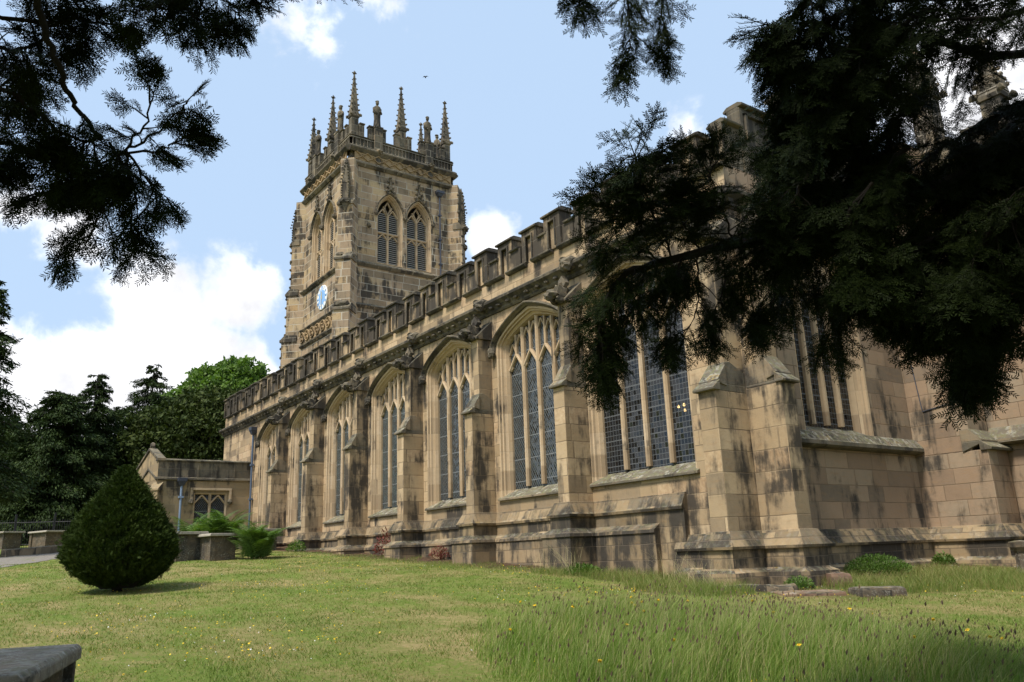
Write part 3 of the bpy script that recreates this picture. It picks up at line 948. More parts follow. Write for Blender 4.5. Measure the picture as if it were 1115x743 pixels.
EZB, EZS, EZA = 2.38, 6.0, 7.0
EC, EHW = 3.05, 1.30
ew = MB()
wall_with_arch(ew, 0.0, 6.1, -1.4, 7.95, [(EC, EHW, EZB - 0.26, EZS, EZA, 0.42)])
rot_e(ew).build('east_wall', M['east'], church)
make_window(church, (XE, EC, 0), math.pi / 2, EHW, EZB, EZS, EZA, 4, 5.9, 'square', 'window of the east wall beside the corner buttress')
st = MB()
st.prism([(XE - 0.005, 2.22), (XE + 0.06, 2.20), (XE + 0.24, 1.98), (XE + 0.24, 1.90), (XE + 0.17, 1.86), (XE - 0.005, 1.84)], 0.55, 6.0, axis='y')
st.build('string_course', M['ledge'], church)

bc = make_buttress('buttress', (4.68, 0, 0), 0, 0.44, 0.95, 0.58, 2.86, 6.12, zb=0.0)
be = make_buttress('buttress', (XE, 0.20, 0), math.pi / 2, 0.44, 0.80, 0.48, 2.95, 6.12, zb=0.0)
# low plinth round the corner, along the east wall and the deep buttress
EY0, EY1, EXP = 6.0, 6.95, 6.62
lp = MB()
prof_low = [(0.02, 0.16), (-0.05, 0.15), (-0.07, 0.11), (-0.19, -0.09), (-0.215, -0.13), (-0.20, -0.18), (-0.14, -0.19), (-0.14, -0.52), (-0.17, -0.55), (-0.26, -0.60), (-0.27, -0.68), (-0.27, -1.7), (0.02, -1.7)]
run_plinth(lp, [(2.75, 0.0), (4.45, 0.0), (4.45, -0.96), (4.91, -0.96), (4.91, -0.03), (5.76, -0.03), (5.76, 0.43), (XE, 0.43), (XE, EY0), (EXP, EY0), (EXP, EY1 + 0.2), (EXP - 1.2, EY1 + 0.2)], prof_low)
lp.build('corner_plinth', M['plinth'], church)

db = MB()
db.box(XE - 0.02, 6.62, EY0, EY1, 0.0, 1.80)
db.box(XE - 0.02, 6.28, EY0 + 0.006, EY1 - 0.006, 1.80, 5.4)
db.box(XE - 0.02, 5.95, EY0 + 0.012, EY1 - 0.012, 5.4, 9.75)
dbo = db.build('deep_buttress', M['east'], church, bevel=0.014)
for xa, xb, zz in [(6.62, 6.28, 1.78), (6.28, 5.95, 5.38)]:
    dc = MB()
    dc.prism([(xa + 0.10, zz), (xa + 0.11, zz + 0.06), (xa - 0.14, zz + 0.24), (xa - 0.14, zz)], EY0 - 0.05, EY1 + 0.05, axis='y')
    dc.prism([(xa - 0.08, zz + 0.17), (xa - 0.08, zz + 0.25), (xb, zz + 0.52), (xb - 0.2, zz + 0.5), (xb - 0.2, zz)], EY0 - 0.03, EY1 + 0.03, axis='y')
    dc.build('set_off', M['ledge'], dbo, bevel=0.01)
fl = MB()
fl.tube([(5.12, EY0 - 0.012, 5.4), (5.30, EY0 - 0.012, 2.92), (5.31, EY0 - 0.012, 2.85), (6.27, EY0 - 0.012, 2.98)], 0.012, 5)
fl.build('conduit', M['pipe_dark'], dbo)

# chancel beyond, rising behind the yew
cw = MB()
CY = 7.0
wall_with_arch(cw, 5.9, 14.0, -1.6, 8.7, [(8.9, 1.3, 2.6, 6.6, 7.7, 0.42), (12.3, 1.2, 2.6, 6.6, 7.7, 0.42)])
cw.xf(Matrix.Translation((0, CY, 0)))
cw.quad((14.0, CY, -1.6), (14.0, CY + 7, -1.6), (14.0, CY + 7, 8.7), (14.0, CY, 8.7))
cw.quad((5.9, CY, 8.7), (14.0, CY, 8.7), (14.0, CY + 6.2, 9.4), (5.9, CY + 6.2, 9.4))
cw.box(5.0, 14, 13.2, 13.4, -1.6, 9.4)
cw.box(5.9, 14.0, CY + 1.2, CY + 1.3, -1.6, 8.6)
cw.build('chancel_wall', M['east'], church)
cwin = make_window(church, (8.9, CY, 0), 0, 1.3, 2.86, 6.6, 7.7, 3, 6.4, 'diamond', 'window of the chancel beyond the deep buttress')
c2 = copy_tree(cwin, church); c2.location.x = 12.3; c2['label'] = 'further chancel window at the far end'
cs = MB()
cs.prism([(CY + 0.003, 2.36), (CY - 0.06, 2.34), (CY - 0.26, 2.06), (CY - 0.26, 1.98), (CY - 0.17, 1.94), (CY + 0.003, 1.92)], 6.3, 14.1)
cs.build('string_course', M['ledge'], church)
cs = MB()
cs.prism([(CY + y, z + 1.3) for y, z in cprof], 5.9, 14.2)
cs.build('cornice', M['soot'], church)
cb = make_buttress('buttress', (7.95, CY, 0), 0, 0.6, 0.7, 0.4, 2.2, 8.0, zb=-1.4, gab=False)
cpp = MB()
for i in range(7):
    x = 6.2 + 1.2 * i
    cpp.box(x - 0.38, x + 0.38, CY + 0.005, CY + 0.34, 8.7, 9.75)
    cpp.box(x + 0.38, x + 0.82, CY + 0.005, CY + 0.34, 8.7, 9.3)
    cpp.prism([(CY - 0.14, 9.75), (CY - 0.14, 9.81), (CY, 9.87), (CY + 0.3, 9.87), (CY + 0.43, 9.8), (CY + 0.43, 9.75)], x - 0.43, x + 0.43)
cpp.build('chancel_parapet', M['merlon'], church, bevel=0.01)


# --- pinnacles
def make_pinnacle(parent, c, z0, zsp, ztip, hs=0.29, mat='tower_dark', crock=7):
    """square shaft with gabled collar, crocketed spirelet and finial; origin at its own foot"""
    s = MB()
    H1, H2 = zsp - z0, ztip - z0
    s.frustum((0, 0), hs, hs, 0, H1 - 0.25, hs, hs)
    s.frustum((0, 0), hs * 1.22, hs * 1.22, H1 - 0.25, H1 - 0.15, hs * 1.3, hs * 1.3)
    s.frustum((0, 0), hs * 1.3, hs * 1.3, H1 - 0.148, H1 + 0.02, hs * 1.02, hs * 1.02)
    for q in (-1, 1):          # small gables on the four faces
        for ax in (0, 1):
            a, bb, dd = hs * 1.06, H1 - 0.05, H1 + hs * 1.9
            tri = [(-a, 0, bb), (a, 0, bb), (0, 0, dd)]
            v = []
            for y in (hs * 1.22, hs * 0.4):
                for px, _, pz in tri:
                    v.append((px, q * y, pz) if ax == 0 else (q * y, px, pz))
            s.add(v, [(0, 1, 2), (3, 5, 4), (0, 3, 4, 1), (1, 4, 5, 2), (2, 5, 3, 0)])
    s.frustum((0, 0), hs * 1.0, hs * 1.0, H1, H2 - 0.2, hs * 0.14, hs * 0.14)
    for q in [(-1, -1), (1, -1), (1, 1), (-1, 1)]:
        s.blob((q[0] * hs * 1.35, q[1] * hs * 1.35, H1 - 0.1), (0.11, 0.11, 0.12), q[0] + 3 * q[1], 0.5, 1)
        for i in range(crock):
            t = (i + 0.4) / crock
            r = hs * (1.0 - 0.86 * t) + 0.03
            k = 0.085 * (1 - 0.45 * t)
            s.blob((q[0] * r, q[1] * r, H1 + 0.12 + (H2 - H1 - 0.5) * t), (k, k, k * 0.9), i, 0.45, 1)
    p = s.build('pinnacle', M[mat], parent)
    p.location = (c[0], c[1], z0)
    f = MB()
    f.lathe([(0.03, 0), (0.05, 0.03), (0.10, 0.07), (0.07, 0.12), (0.045, 0.16), (0.05, 0.2), (0.02, 0.28)], (0, 0, H2 - 0.28), 8)
    for a in range(4):
        f.blob((0.11 * math.cos(a * math.pi / 2), 0.11 * math.sin(a * math.pi / 2), H2 - 0.17), (0.06, 0.06, 0.05), a, 0.4, 1)
    f.build('finial', M['soot'], p)
    return p


make_pinnacle(church, (6.15, 7.1), 9.6, 11.4, 13.1, 0.26)
make_pinnacle(church, (7.75, 7.2), 8.8, 10.6, 12.2, 0.24)

# --- lead downpipes
def make_pipe(parent, x, y, ztop, zbot, mat='pipe', hop=0.2, rz=0.0):
    d = MB()
    d.tube([(0, 0, zbot), (0, 0, ztop - 0.1)], 0.055, 10)
    z = zbot + 0.9
    while z < ztop - 0.5:
        d.box(-0.11, 0.11, -0.075, 0.09, z, z + 0.09)
        z += 1.7
    p = d.build('downpipe', M[mat], parent, smooth=False)
    p.location = (x, y, 0)
    p.rotation_euler = (0, 0, rz)
    h = MB()
    h.frustum((0, 0), hop * 0.5, hop * 0.45, ztop - 0.32, ztop - 0.12, hop, hop * 0.8)
    h.frustum((0, 0), hop * 1.1, hop * 0.9, ztop - 0.119, ztop + 0.06, hop * 1.15, hop * 0.95)
    h.build('hopper', M['pipe_dark'], p, bevel=0.01)
    return p


make_pipe(church, -25.75, -0.12, 6.6, 0.4)

# ------------------------------------------------------------------ tower
TC = Vector((-31.3, 9.45))
TH = 3.85
TZ0 = 6.0
BW = dict(hw=0.90, zb=17.66, zs=20.95, za=22.30, sharp=0.25)
tw = MB()
frames = [(0.0, 'S'), (math.pi / 2, 'E'), (math.pi, 'N'), (-math.pi / 2, 'W')]
def face_mat(a):
    return Matrix.Translation((TC.x, TC.y, 0)) @ Matrix.Rotation(a, 4, 'Z') @ Matrix.Translation((0, -TH, 0))
for a, nm in frames:
    f = MB()
    if nm in 'SE':
        wall_with_arch(f, -TH, TH, TZ0, 24.0, [(s * 1.03, BW['hw'], BW['zb'] - 0.1, BW['zs'], BW['za'], BW['sharp']) for s in (-1, 1)])
    else:
        f.quad((-TH, 0, TZ0), (TH, 0, TZ0), (TH, 0, 24.0), (-TH, 0, 24.0))
    f.xf(face_mat(a))
    tw.add(f.v, f.f)
tw.build('tower_wall', M['tower'], church)
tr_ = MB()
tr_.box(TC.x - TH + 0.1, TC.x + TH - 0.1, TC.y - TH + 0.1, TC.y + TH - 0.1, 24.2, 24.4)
tr_.box(TC.x - 2.6, TC.x + 2.6, TC.y - 2.6, TC.y + 2.6, 16, 24.2)  # dark core behind the louvres, standing in for the unlit belfry
tr_.build('tower_roof_and_dark_core', M['dark'], church)

tprof = lambda z, p, h: [(0.02, z - h), (-p * 0.35, z - h), (-p, z - h * 0.45), (-p, z - h * 0.2), (-p * 0.3, z + h * 0.25), (0.02, z + h * 0.3)]
def tower_string(z, p, h, mat, sides='SENW', th=TH, name='string_course'):
    s = MB()
    for a, nm in frames:
        if nm in sides:
            f = MB()
            f.prism(tprof(z, p, h), -th - 0.0, th + 0.0)
            f.xf(face_mat(a))
            s.add(f.v, f.f)
    return s.build(name, M[mat], church)


tower_string(17.42, 0.20, 0.26, 'tower_dark')
tower_string(14.75, 0.17, 0.22, 'tower_dark')
tower_string(13.65, 0.17, 0.22, 'tower_dark', 'SW')
tower_string(24.05, 0.24, 0.30, 'tower_dark')
tower_string(25.05, 0.26, 0.34, 'soot')

# friezes: lattice of lozenges below the parapet, quatrefoils below the clock
def frieze(z0, z1, a, n, kind, parent):
    f = MB()
    f.box(-TH + 0.35, TH - 0.35, -0.045, 0.0, z0 + 0.003, z1 - 0.003)
    w = (2 * TH - 0.9) / n
    for i in range(n):
        xc = -TH + 0.45 + w * (i + 0.5)
        zc, hz = (z0 + z1) / 2, (z1 - z0) / 2 - 0.06
        if kind == 'lozenge':
            for p in ([(xc - w / 2, zc - hz), (xc + w / 2, zc + hz)], [(xc - w / 2, zc + hz), (xc + w / 2, zc - hz)]):
                f.bar(p, 0.07, -0.13, -0.04)
            f.bar([(xc - w / 4, zc), (xc, zc + hz * 0.5), (xc + w / 4, zc), (xc, zc - hz * 0.5), (xc - w / 4, zc)], 0.045, -0.11, -0.04)
        else:
            pts = [(xc + w * 0.40 * math.cos(t), zc + hz * 0.9 * math.sin(t)) for t in np.linspace(0, 2 * math.pi, 13)]
            f.bar(pts, 0.08, -0.13, -0.04)
            for k in range(4):
                an = math.pi / 4 + k * math.pi / 2
                f.bar([(xc + w * 0.36 * math.cos(an), zc + hz * 0.75 * math.sin(an)), (xc + w * 0.12 * math.cos(an), zc + hz * 0.3 * math.sin(an))], 0.07, -0.12, -0.04)
    f.xf(face_mat(a))
    return f.build('frieze', M['frieze'], parent)


for a, nm in frames:
    frieze(24.15, 24.78, a, 9, 'lozenge', church)
frieze(13.72, 14.58, 0.0, 8, 'quatrefoil', church)

# parapet: slit panels, battlements stepped up to the piers that carry statues and pinnacles
tp = MB()
for a, nm in frames:
    f = MB()
    th = TH - 0.12
    f.box(-th, th, 0.12, 0.40, 24.9, 25.85)
    f.prism([(0.03, 25.85), (0.02, 25.90), (0.14, 25.98), (0.38, 25.98), (0.50, 25.90), (0.49, 25.85)], -th, th)
    for i in range(30):
        x = -th + 0.15 + i * (2 * th - 0.3) / 29
        f.bar([(x, 25.10), (x, 25.72)], 0.07, 0.045, 0.13)
    f.prism([(0.05, 25.70), (0.05, 25.80), (0.125, 25.80), (0.125, 25.70)], -th, th)
    for x in (-3.4, -1.87, 0.0, 1.87, 3.4):
        for s in (-1, 1):
            x0, x1 = (x + 0.26, x + 0.60) if s > 0 else (x - 0.60, x - 0.26)
            if abs((x0 + x1) / 2) > 3.4: continue
            f.box(x0, x1, 0.125, 0.395, 25.97, 26.78)
            f.box(x0 - 0.035 * (s < 0), x1 + 0.035 * (s > 0), 0.06, 0.46, 26.783, 26.86)
    for x in (-1.87, 1.87):
        f.box(x - 0.27, x + 0.27, -0.06, 0.5, 24.35, 26.75)
        f.box(x - 0.31, x + 0.31, -0.1, 0.54, 26.75, 26.86)
        f.blob((x, -0.16, 25.0), (0.22, 0.26, 0.18), int(x * 3), 0.5)
    f.xf(face_mat(a))
    tp.add(f.v, f.f)
tp.build('tower_parapet', M['tower_dark'], church)

p0 = None
for px in (-3.4, 0.0, 3.4):
    for py in (-3.4, 0.0, 3.4):
        if px == 0 and py == 0: continue
        loc = (TC.x + px, TC.y + py, 23.6)
        if p0 is None:
            p0 = make_pinnacle(church, loc[:2], 23.6, 27.5, 30.7, 0.235)
        else:
            c = copy_tree(p0, church); c.location = loc
        if px == 0 or py == 0:
            co = bpy.data.objects[[o.name for o in church.children][-1]]

# robed statues between the pinnacles
def make_statue(seed):
    s = MB()
    R = random.Random(seed)
    prof = [(0.30, 0.0), (0.31, 0.1), (0.27, 0.35), (0.25, 0.7), (0.27, 1.0), (0.29, 1.25), (0.31, 1.42), (0.27, 1.55), (0.15, 1.64), (0.095, 1.68), (0.09, 1.72)]
    n = 16
    vs, fs = [], []
    for r, z in prof:
        for k in range(n):
            a = 2 * math.pi * k / n
            fold = 1 + (0.10 * math.sin(a * 5 + seed) * max(0, 1 - z / 1.2)) + 0.06 * noise.noise(Vector((math.cos(a) * 2, math.sin(a) * 2, z * 2 + seed)))
            vs.append((r * fold * math.cos(a), r * fold * 0.78 * math.sin(a), z))
    for i in range(len(prof) - 1):
        for k in range(n):
            a, b = i * n + k, i * n + (k + 1) % n
            fs.append((a, b, b + n, a + n))
    fs.append(tuple(range(n - 1, -1, -1))); fs.append(tuple(range((len(prof) - 1) * n, len(prof) * n)))
    s.add(vs, fs)
    s.blob((0, -0.02, 1.86), (0.125, 0.145, 0.17), seed, 0.15)
    s.blob((0, 0.0, 1.98), (0.15, 0.15, 0.07), seed + 2, 0.2)
    s.blob((0, -0.14, 1.85), (0.03, 0.04, 0.04), seed, 0.1)
    for q in (-1, 1):
        s.tube([(q * 0.27, 0, 1.45), (q * 0.31, -0.05, 1.15), (q * 0.12, -0.26, 1.08 + 0.1 * q)], [0.10, 0.09, 0.065], 8)
    return s.mesh('statue', M['soot'], smooth=True)


smeshes = [make_statue(k) for k in range(3)]
i = 0
for a, nm in frames:
    for x in (-1.87, 1.87):
        mt = face_mat(a) @ Matrix.Translation((x, 0.22, 26.83))
        o = link('statue', smeshes[i % 3], church)
        o.location = mt.to_translation()
        o.rotation_euler = (0, 0, a)
        o.scale = (0.86, 0.9, 1.0)
        i += 1

# belfry windows
def make_belfry(parent, a, x):
    hw, zb, zs, za, sh = BW['hw'], BW['zb'], BW['zs'], BW['za'], BW['sharp']
    prof = [(0, 0), (0.05, 0.02), (0.07, 0.12), (0.12, 0.14), (0.14, 0.28), (0.19, 0.34), (0.21, 0.5)]
    jb = MB()
    rs = [(ring(hw - d, zb - 0.1, zs, za - d, sh), y) for d, y in prof]
    for (r0, ya), (r1, yb) in zip(rs[:-1], rs[1:]):
        strip(jb, r0, ya, r1, yb)
    jb.prism([(-0.03, zb - 0.11), (-0.03, zb - 0.07), (0.5, zb + 0.06), (0.5, zb - 0.11)], -hw + 0.003, hw - 0.003)
    o = jb.build('belfry_window', M['trim'], parent)
    mt = face_mat(a) @ Matrix.Translation((x, 0, 0))
    o.location = mt.to_translation(); o.rotation_euler = (0, 0, a)
    ihw, iza = hw - 0.2, za - 0.2
    t_ = MB()
    y0, y1 = 0.26, 0.46
    t_.bar([(0, zb), (0, zs + 0.1)], 0.15, y0, y1)
    t_.bar([(-ihw, 19.72), (ihw, 19.72)], 0.13, y0 + 0.004, y1 - 0.004)
    for s in (-1, 1):
        for (zs_, zt_) in ((zs - 0.05, zs + 0.42), (19.30, 19.66)):
            L, R = ogee_head(s * ihw / 2, ihw / 2, zs_, zt_)
            t_.bar(L, 0.08, y0 + 0.01, y1 - 0.01); t_.bar(R, 0.08, y0 + 0.012, y1 - 0.012)
    L = [(0, zs + 0.1), (-0.10, zs + 0.3), (-0.24, zs + 0.45), (-0.30, zs + 0.62)]
    t_.bar(L, 0.08, y0 + 0.02, y1 - 0.02); t_.bar([(-x_, z_) for x_, z_ in L], 0.08, y0 + 0.022, y1 - 0.022)
    L = [(0, zs + 0.1), (-0.17, zs + 0.42), (-0.19, zs + 0.62), (0, zs + 0.95)]
    t_.bar(L, 0.07, y0 + 0.03, y1 - 0.024); t_.bar([(-x_, z_) for x_, z_ in L], 0.07, y0 + 0.032, y1 - 0.026)
    t_.build('tracery', M['trim'], o)
    lv = MB()
    z = zb + 0.12
    while z < zs + 0.15:
        if abs(z - 19.72) > 0.08:
            lv.prism([(0.34, z), (0.34, z + 0.025), (0.50, z + 0.135), (0.50, z + 0.11)], -ihw, ihw)
        z += 0.135
    lv.build('louvre', M['louvre'], o)
    hd = MB()
    hp = [(-0.02, 0.0), (-0.04, -0.08), (-0.08, -0.15), (-0.13, -0.15), (-0.15, -0.05), (-0.155, 0.0)]
    rs = [(arch(hw - d, zs, za - d * 0.95, sharp=sh), y) for d, y in hp]
    for (r0, ya), (r1, yb) in zip(rs[:-1], rs[1:]):
        strip(hd, r0, ya, r1, yb)
    hd.build('hood_mould', M['tower_dark'], o)
    k = MB()
    L = [(-0.26, za + 0.06), (-0.12, za + 0.22), (-0.05, za + 0.5), (0, za + 0.9)]
    k.bar(L, 0.09, -0.14, 0.0); k.bar([(-x_, z_) for x_, z_ in L], 0.09, -0.138, 0.0)
    for (bx_, bz_, r) in [(-0.26, 0.2, .1), (0.26, 0.2, .1), (-0.2, 0.5, .09), (0.2, 0.5, .09), (0, 0.95, .13), (-0.17, 0.85, .09), (0.17, 0.85, .09), (0, 1.15, .10), (0, 0.35, .12)]:
        k.blob((bx_, -0.1, za + bz_), (r, 0.09, r), int(bz_ * 20), 0.5, 1)
    k.build('finial', M['soot'], o)
    for s in (-1, 1):
        lb = MB()
        lb.blob((s * (hw + 0.10), -0.13, zs - 0.12), (0.12, 0.16, 0.17), 4 + s, 0.45)
        lb.build('label_stop', M['soot'], o)
    return o


for a in (0.0, math.pi / 2):
    for x in (-1.03, 1.03):
        make_belfry(church, a, x)
# small square waterspout hole on the east face
wh = MB(); wh.blob((0, 0, 0), (0.14, 0.14, 0.16), 2, 0.4)
o = wh.build('waterspout', M['soot'], church); o.location = (TC.x + TH + 0.06, 6.95, 19.9)
make_pipe(church, TC.x + TH + 0.12, 12.0, 23.3, 10.5, 'pipe_dark', 0.24, math.pi / 2)

# diagonal buttresses with crocketed niche pinnacles
ck = MB(); ck.blob((0, 0, 0), (0.085, 0.085, 0.10), 5, 0.5, 1)
CROCKET = ck.mesh('crocket', M['soot'])
def make_diag(sx, sy):
    ang = math.atan2(sy, sx) + math.pi / 2
    b = MB()
    for e, z0, z1, hw in [(0.98, TZ0, 14.1, 0.50), (0.72, 14.1, 17.3, 0.48), (0.50, 17.3, 20.9, 0.46), (0.28, 20.9, 24.0, 0.44)]:
        b.box(-hw, hw, -e, 0.6, z0, z1)
    o = b.build('tower_buttress', M['tower'], church, bevel=0.02)
    o.location = (TC.x + sx * TH, TC.y + sy * TH, 0)
    o.rotation_euler = (0, 0, ang)
    for e, e2, z, hw in [(0.98, 0.72, 14.1, 0.5), (0.72, 0.50, 17.3, 0.48), (0.5, 0.28, 20.9, 0.46)]:
        s = MB()
        s.prism([(-e - 0.09, z - 0.12), (-e - 0.1, z), (-e2, z + 0.36), (0.1, z + 0.3), (0.1, z - 0.12)], -hw - 0.07, hw + 0.07)
        s.build('set_off', M['tower_dark'], o)
    k = MB()     # niche canopy: corbel, shaft, crocketed spirelet against the face
    k.lathe([(0.05, 0), (0.16, 0.25), (0.30, 0.55), (0.33, 0.62), (0.30, 0.75)], (0, -0.50, 20.35), 8)
    k.blob((0, -0.62, 20.95), (0.36, 0.25, 0.16), 3, 0.5)
    k.frustum((0, -0.40), 0.20, 0.2, 20.9, 22.2, 0.2, 0.2)
    k.frustum((0, -0.40), 0.22, 0.22, 22.2, 23.9, 0.03, 0.03)
    for i in range(7):
        t = i / 7
        for q in (-1, 1):
            r = 0.24 * (1 - t) + 0.03
            k.blob((q * r, -0.42 - r, 22.2 + 1.6 * t), (0.07, 0.07, 0.065), i, 0.5, 1)
            k.blob((q * 0.22, -0.60, 21.0 + 1.2 * t), (0.055, 0.055, 0.06), i + 3, 0.5, 1)
    k.build('niche_canopy', M['soot'], o)
    heads = [(0.14, 0.72, 17.35, 0.28), (0.15, 0.95, 14.2, 0.3), (0.09, 0.5, 19.7, 0.26)]
    if (sx, sy) == (1, -1):
        heads = [(-0.25, 0.55, 17.5, 0.25), (0.38, 0.42, 17.5, 0.25), (0, 0.9, 14.35, 0.55)]
    for hx, e, z, s_ in heads:
        g = MB()
        g.blob((hx, -e, z), (s_, 0.22, 0.2), int(z + hx * 9), 0.5)
        g.build('gargoyle', M['soot'], o)
    if (sx, sy) != (1, -1):
        for q in (-1, 1):
            for z0, z1, e in ((8, 13.9, 0.98), (14.5, 17.1, 0.72), (17.8, 20.4, 0.5), (21.4, 23.7, 0.28)):
                z = z0
                while z < z1:      # crockets up the outer edges
                    o2 = link('crocket', CROCKET, o)
                    o2.location = (q * 0.46, -e - 0.02, z)
                    o2.rotation_euler = (0, 0, z * 7)
                    z += 0.62


for sx, sy in ((1, -1), (-1, -1), (1, 1), (-1, 1)):
    make_diag(sx, sy)

# clock
clk = MB()
R0 = 0.80
prof = [(R0, 0.0), (R0, -0.05), (R0 - 0.02, -0.065), (0.001, -0.07)]
n = 48
vs, fs = [], []
for r, y in prof:
    for k in range(n):
        a = 2 * math.pi * k / n
        vs.append((r * math.cos(a), y, r * math.sin(a)))
for i in range(3):
    for k in range(n):
        p, q = i * n + k, i * n + (k + 1) % n
        fs.append((p, q, q + n, p + n))
clk.add(vs, fs)
clock = clk.build('clock', M['clock_white'], church)
clock.location = (-31.12, TC.y - TH - 0.002, 16.05)
clock['label'] = 'round blue and white clock dial with gilt hands'
d = MB()
d.add([(0.50 * math.cos(2 * math.pi * k / n), -0.075, 0.50 * math.sin(2 * math.pi * k / n)) for k in range(n)] + [(0.50 * math.cos(2 * math.pi * k / n), -0.06, 0.50 * math.sin(2 * math.pi * k / n)) for k in range(n)],
      [tuple(range(n))] + [(k, (k + 1) % n, n + (k + 1) % n, n + k) for k in range(n)])
d.build('dial_centre', M['clock_blue'], clock)
NUM = ['XII', 'I', 'II', 'III', 'IIII', 'V', 'VI', 'VII', 'VIII', 'IX', 'X', 'XI']
nm_ = MB()
for h, s in enumerate(NUM):
    an = math.pi / 2 - h * math.pi / 6
    wch = {'I': 0.045, 'V': 0.10, 'X': 0.10}
    tot = sum(wch[c] for c in s)
    x = -tot / 2
    rr0, rr1 = 0.54, 0.74
    for c in s:
        cx = x + wch[c] / 2
        segs = {'I': [((cx, 0), (cx, 1))], 'V': [((cx - 0.04, 1), (cx, 0)), ((cx, 0), (cx + 0.04, 1))], 'X': [((cx - 0.04, 0), (cx + 0.04, 1)), ((cx - 0.04, 1), (cx + 0.04, 0))]}[c]
        for k, ((xa, ta), (xb, tb)) in enumerate(segs):
            P2 = []
            for xx, tt in ((xa, ta), (xb, tb)):
                rr_ = rr0 + (rr1 - rr0) * tt
                P2.append((rr_ * math.cos(an) + xx * math.sin(an), rr_ * math.sin(an) - xx * math.cos(an)))
            nm_.bar(P2, 0.03, -0.085 - 0.001 * k, -0.066)
        x += wch[c]
nm_.build('numerals', M['clock_blue'], clock)
hn = MB()
hn.bar([(0.02, -0.12), (-0.03, 0.40)], 0.06, -0.115, -0.10)
hn.bar([(-0.02, 0.14), (0.03, -0.62)], 0.05, -0.135, -0.12)
hn.build('hands', M['gilt'], clock)

# ------------------------------------------------------------------ low vestry block on the west bays
VX, VY, VXW = -26.2, -4.45, -30.9
v_ = MB()
f = MB()
# east face with a rectangular window recess
wy0, wy1, wz0, wz1 = -2.72, -1.15, 1.95, 3.36
for (ya, yb, za_, zb_) in [(VY, wy0, 0.0, 4.0), (wy1, 0.0, 0.0, 4.0), (wy0, wy1, 0.0, wz0), (wy0, wy1, wz1, 4.0)]:
    v_.quad((VX, ya, za_), (VX, yb, za_), (VX, yb, zb_), (VX, ya, zb_))
for a_, b_ in [((wy0, wz0), (wy0, wz1)), ((wy0, wz1), (wy1, wz1)), ((wy1, wz1), (wy1, wz0)), ((wy1, wz0), (wy0, wz0))]:
    v_.quad((VX, a_[0], a_[1]), (VX, b_[0], b_[1]), (VX - 0.28, b_[0], b_[1]), (VX - 0.28, a_[0], a_[1]))
v_.quad((VXW, VY, 0), (VX, VY, 0), (VX, VY, 4.0), (VXW, VY, 4.0))
v_.quad((VXW, VY, 0), (VXW, 0, 0), (VXW, 0, 4.9), (VXW, VY, 4.9))
v_.add([(VXW, VY, 3.99), (VX, VY, 3.99), (VX, VY, 4.86), ((VX + VXW) / 2 + 0.35, VY, 5.55), (VXW, VY, 4.86)], [(0, 1, 2, 3, 4)])
ves = v_.build('porch_wall', M['porch'], church)
vp = MB()
vp.box(VX - 0.3, VX - 0.004, VY + 0.004, -0.004, 4.0, 4.86)
for k in range(5):
    y0_ = VY + 0.12 + k * 0.88
    vp.box(VX - 0.003, VX + 0.035, y0_ + 0.80, y0_ + 0.88, 4.08, 4.74)
vp.prism([(VX - 0.003, 3.93), (VX + 0.05, 3.93), (VX + 0.12, 3.99), (VX + 0.11, 4.06), (VX - 0.003, 4.10)], VY - 0.1, -0.003, axis='y')
vp.prism([(VX + 0.07, 4.86), (VX + 0.08, 4.92), (VX - 0.1, 4.99), (VX - 0.34, 4.92), (VX - 0.34, 4.86)], VY - 0.06, -0.003, axis='y')
xa, xm_, xb = VX, (VX + VXW) / 2 + 0.35, VXW
for p, q in (((xa + 0.08, 4.88), (xm_, 5.60)), ((xm_, 5.60), (xb, 4.88))):
    vp.add([(p[0], VY - 0.07, p[1]), (q[0], VY - 0.07, q[1]), (q[0], VY - 0.07, q[1] + 0.11), (p[0], VY - 0.07, p[1] + 0.11),
            (p[0], VY + 0.3, p[1]), (q[0], VY + 0.3, q[1]), (q[0], VY + 0.3, q[1] + 0.11), (p[0], VY + 0.3, p[1] + 0.11)],
           [(0, 1, 2, 3), (4, 7, 6, 5), (0, 4, 5, 1), (1, 5, 6, 2), (2, 6, 7, 3), (3, 7, 4, 0)])
    vp.add([(p[0] + 0.02, VY - 0.05, p[1] - 1.0), (q[0], VY - 0.05, q[1] - 1.0), (q[0], VY - 0.05, q[1] - 0.9), (p[0] + 0.02, VY - 0.05, p[1] - 0.9),
            (p[0] + 0.02, VY - 0.002, p[1] - 1.0), (q[0], VY - 0.002, q[1] - 1.0), (q[0], VY - 0.002, q[1] - 0.9), (p[0] + 0.02, VY - 0.002, p[1] - 0.9)],
           [(0, 1, 2, 3), (4, 7, 6, 5), (0, 4, 5, 1), (1, 5, 6, 2), (2, 6, 7, 3), (3, 7, 4, 0)])
vp.blob((xm_, VY + 0.1, 5.80), (0.14, 0.13, 0.20), 4, 0.4)
vp.build('porch_parapet', M['merlon'], church)
vr = MB()
vr.quad((VXW, VY + 0.2, 4.4), (VX - 0.2, VY + 0.2, 4.4), (VX - 0.2, 0, 4.5), (VXW, 0, 4.5))
vr.build('porch_roof', M['lead'], church)
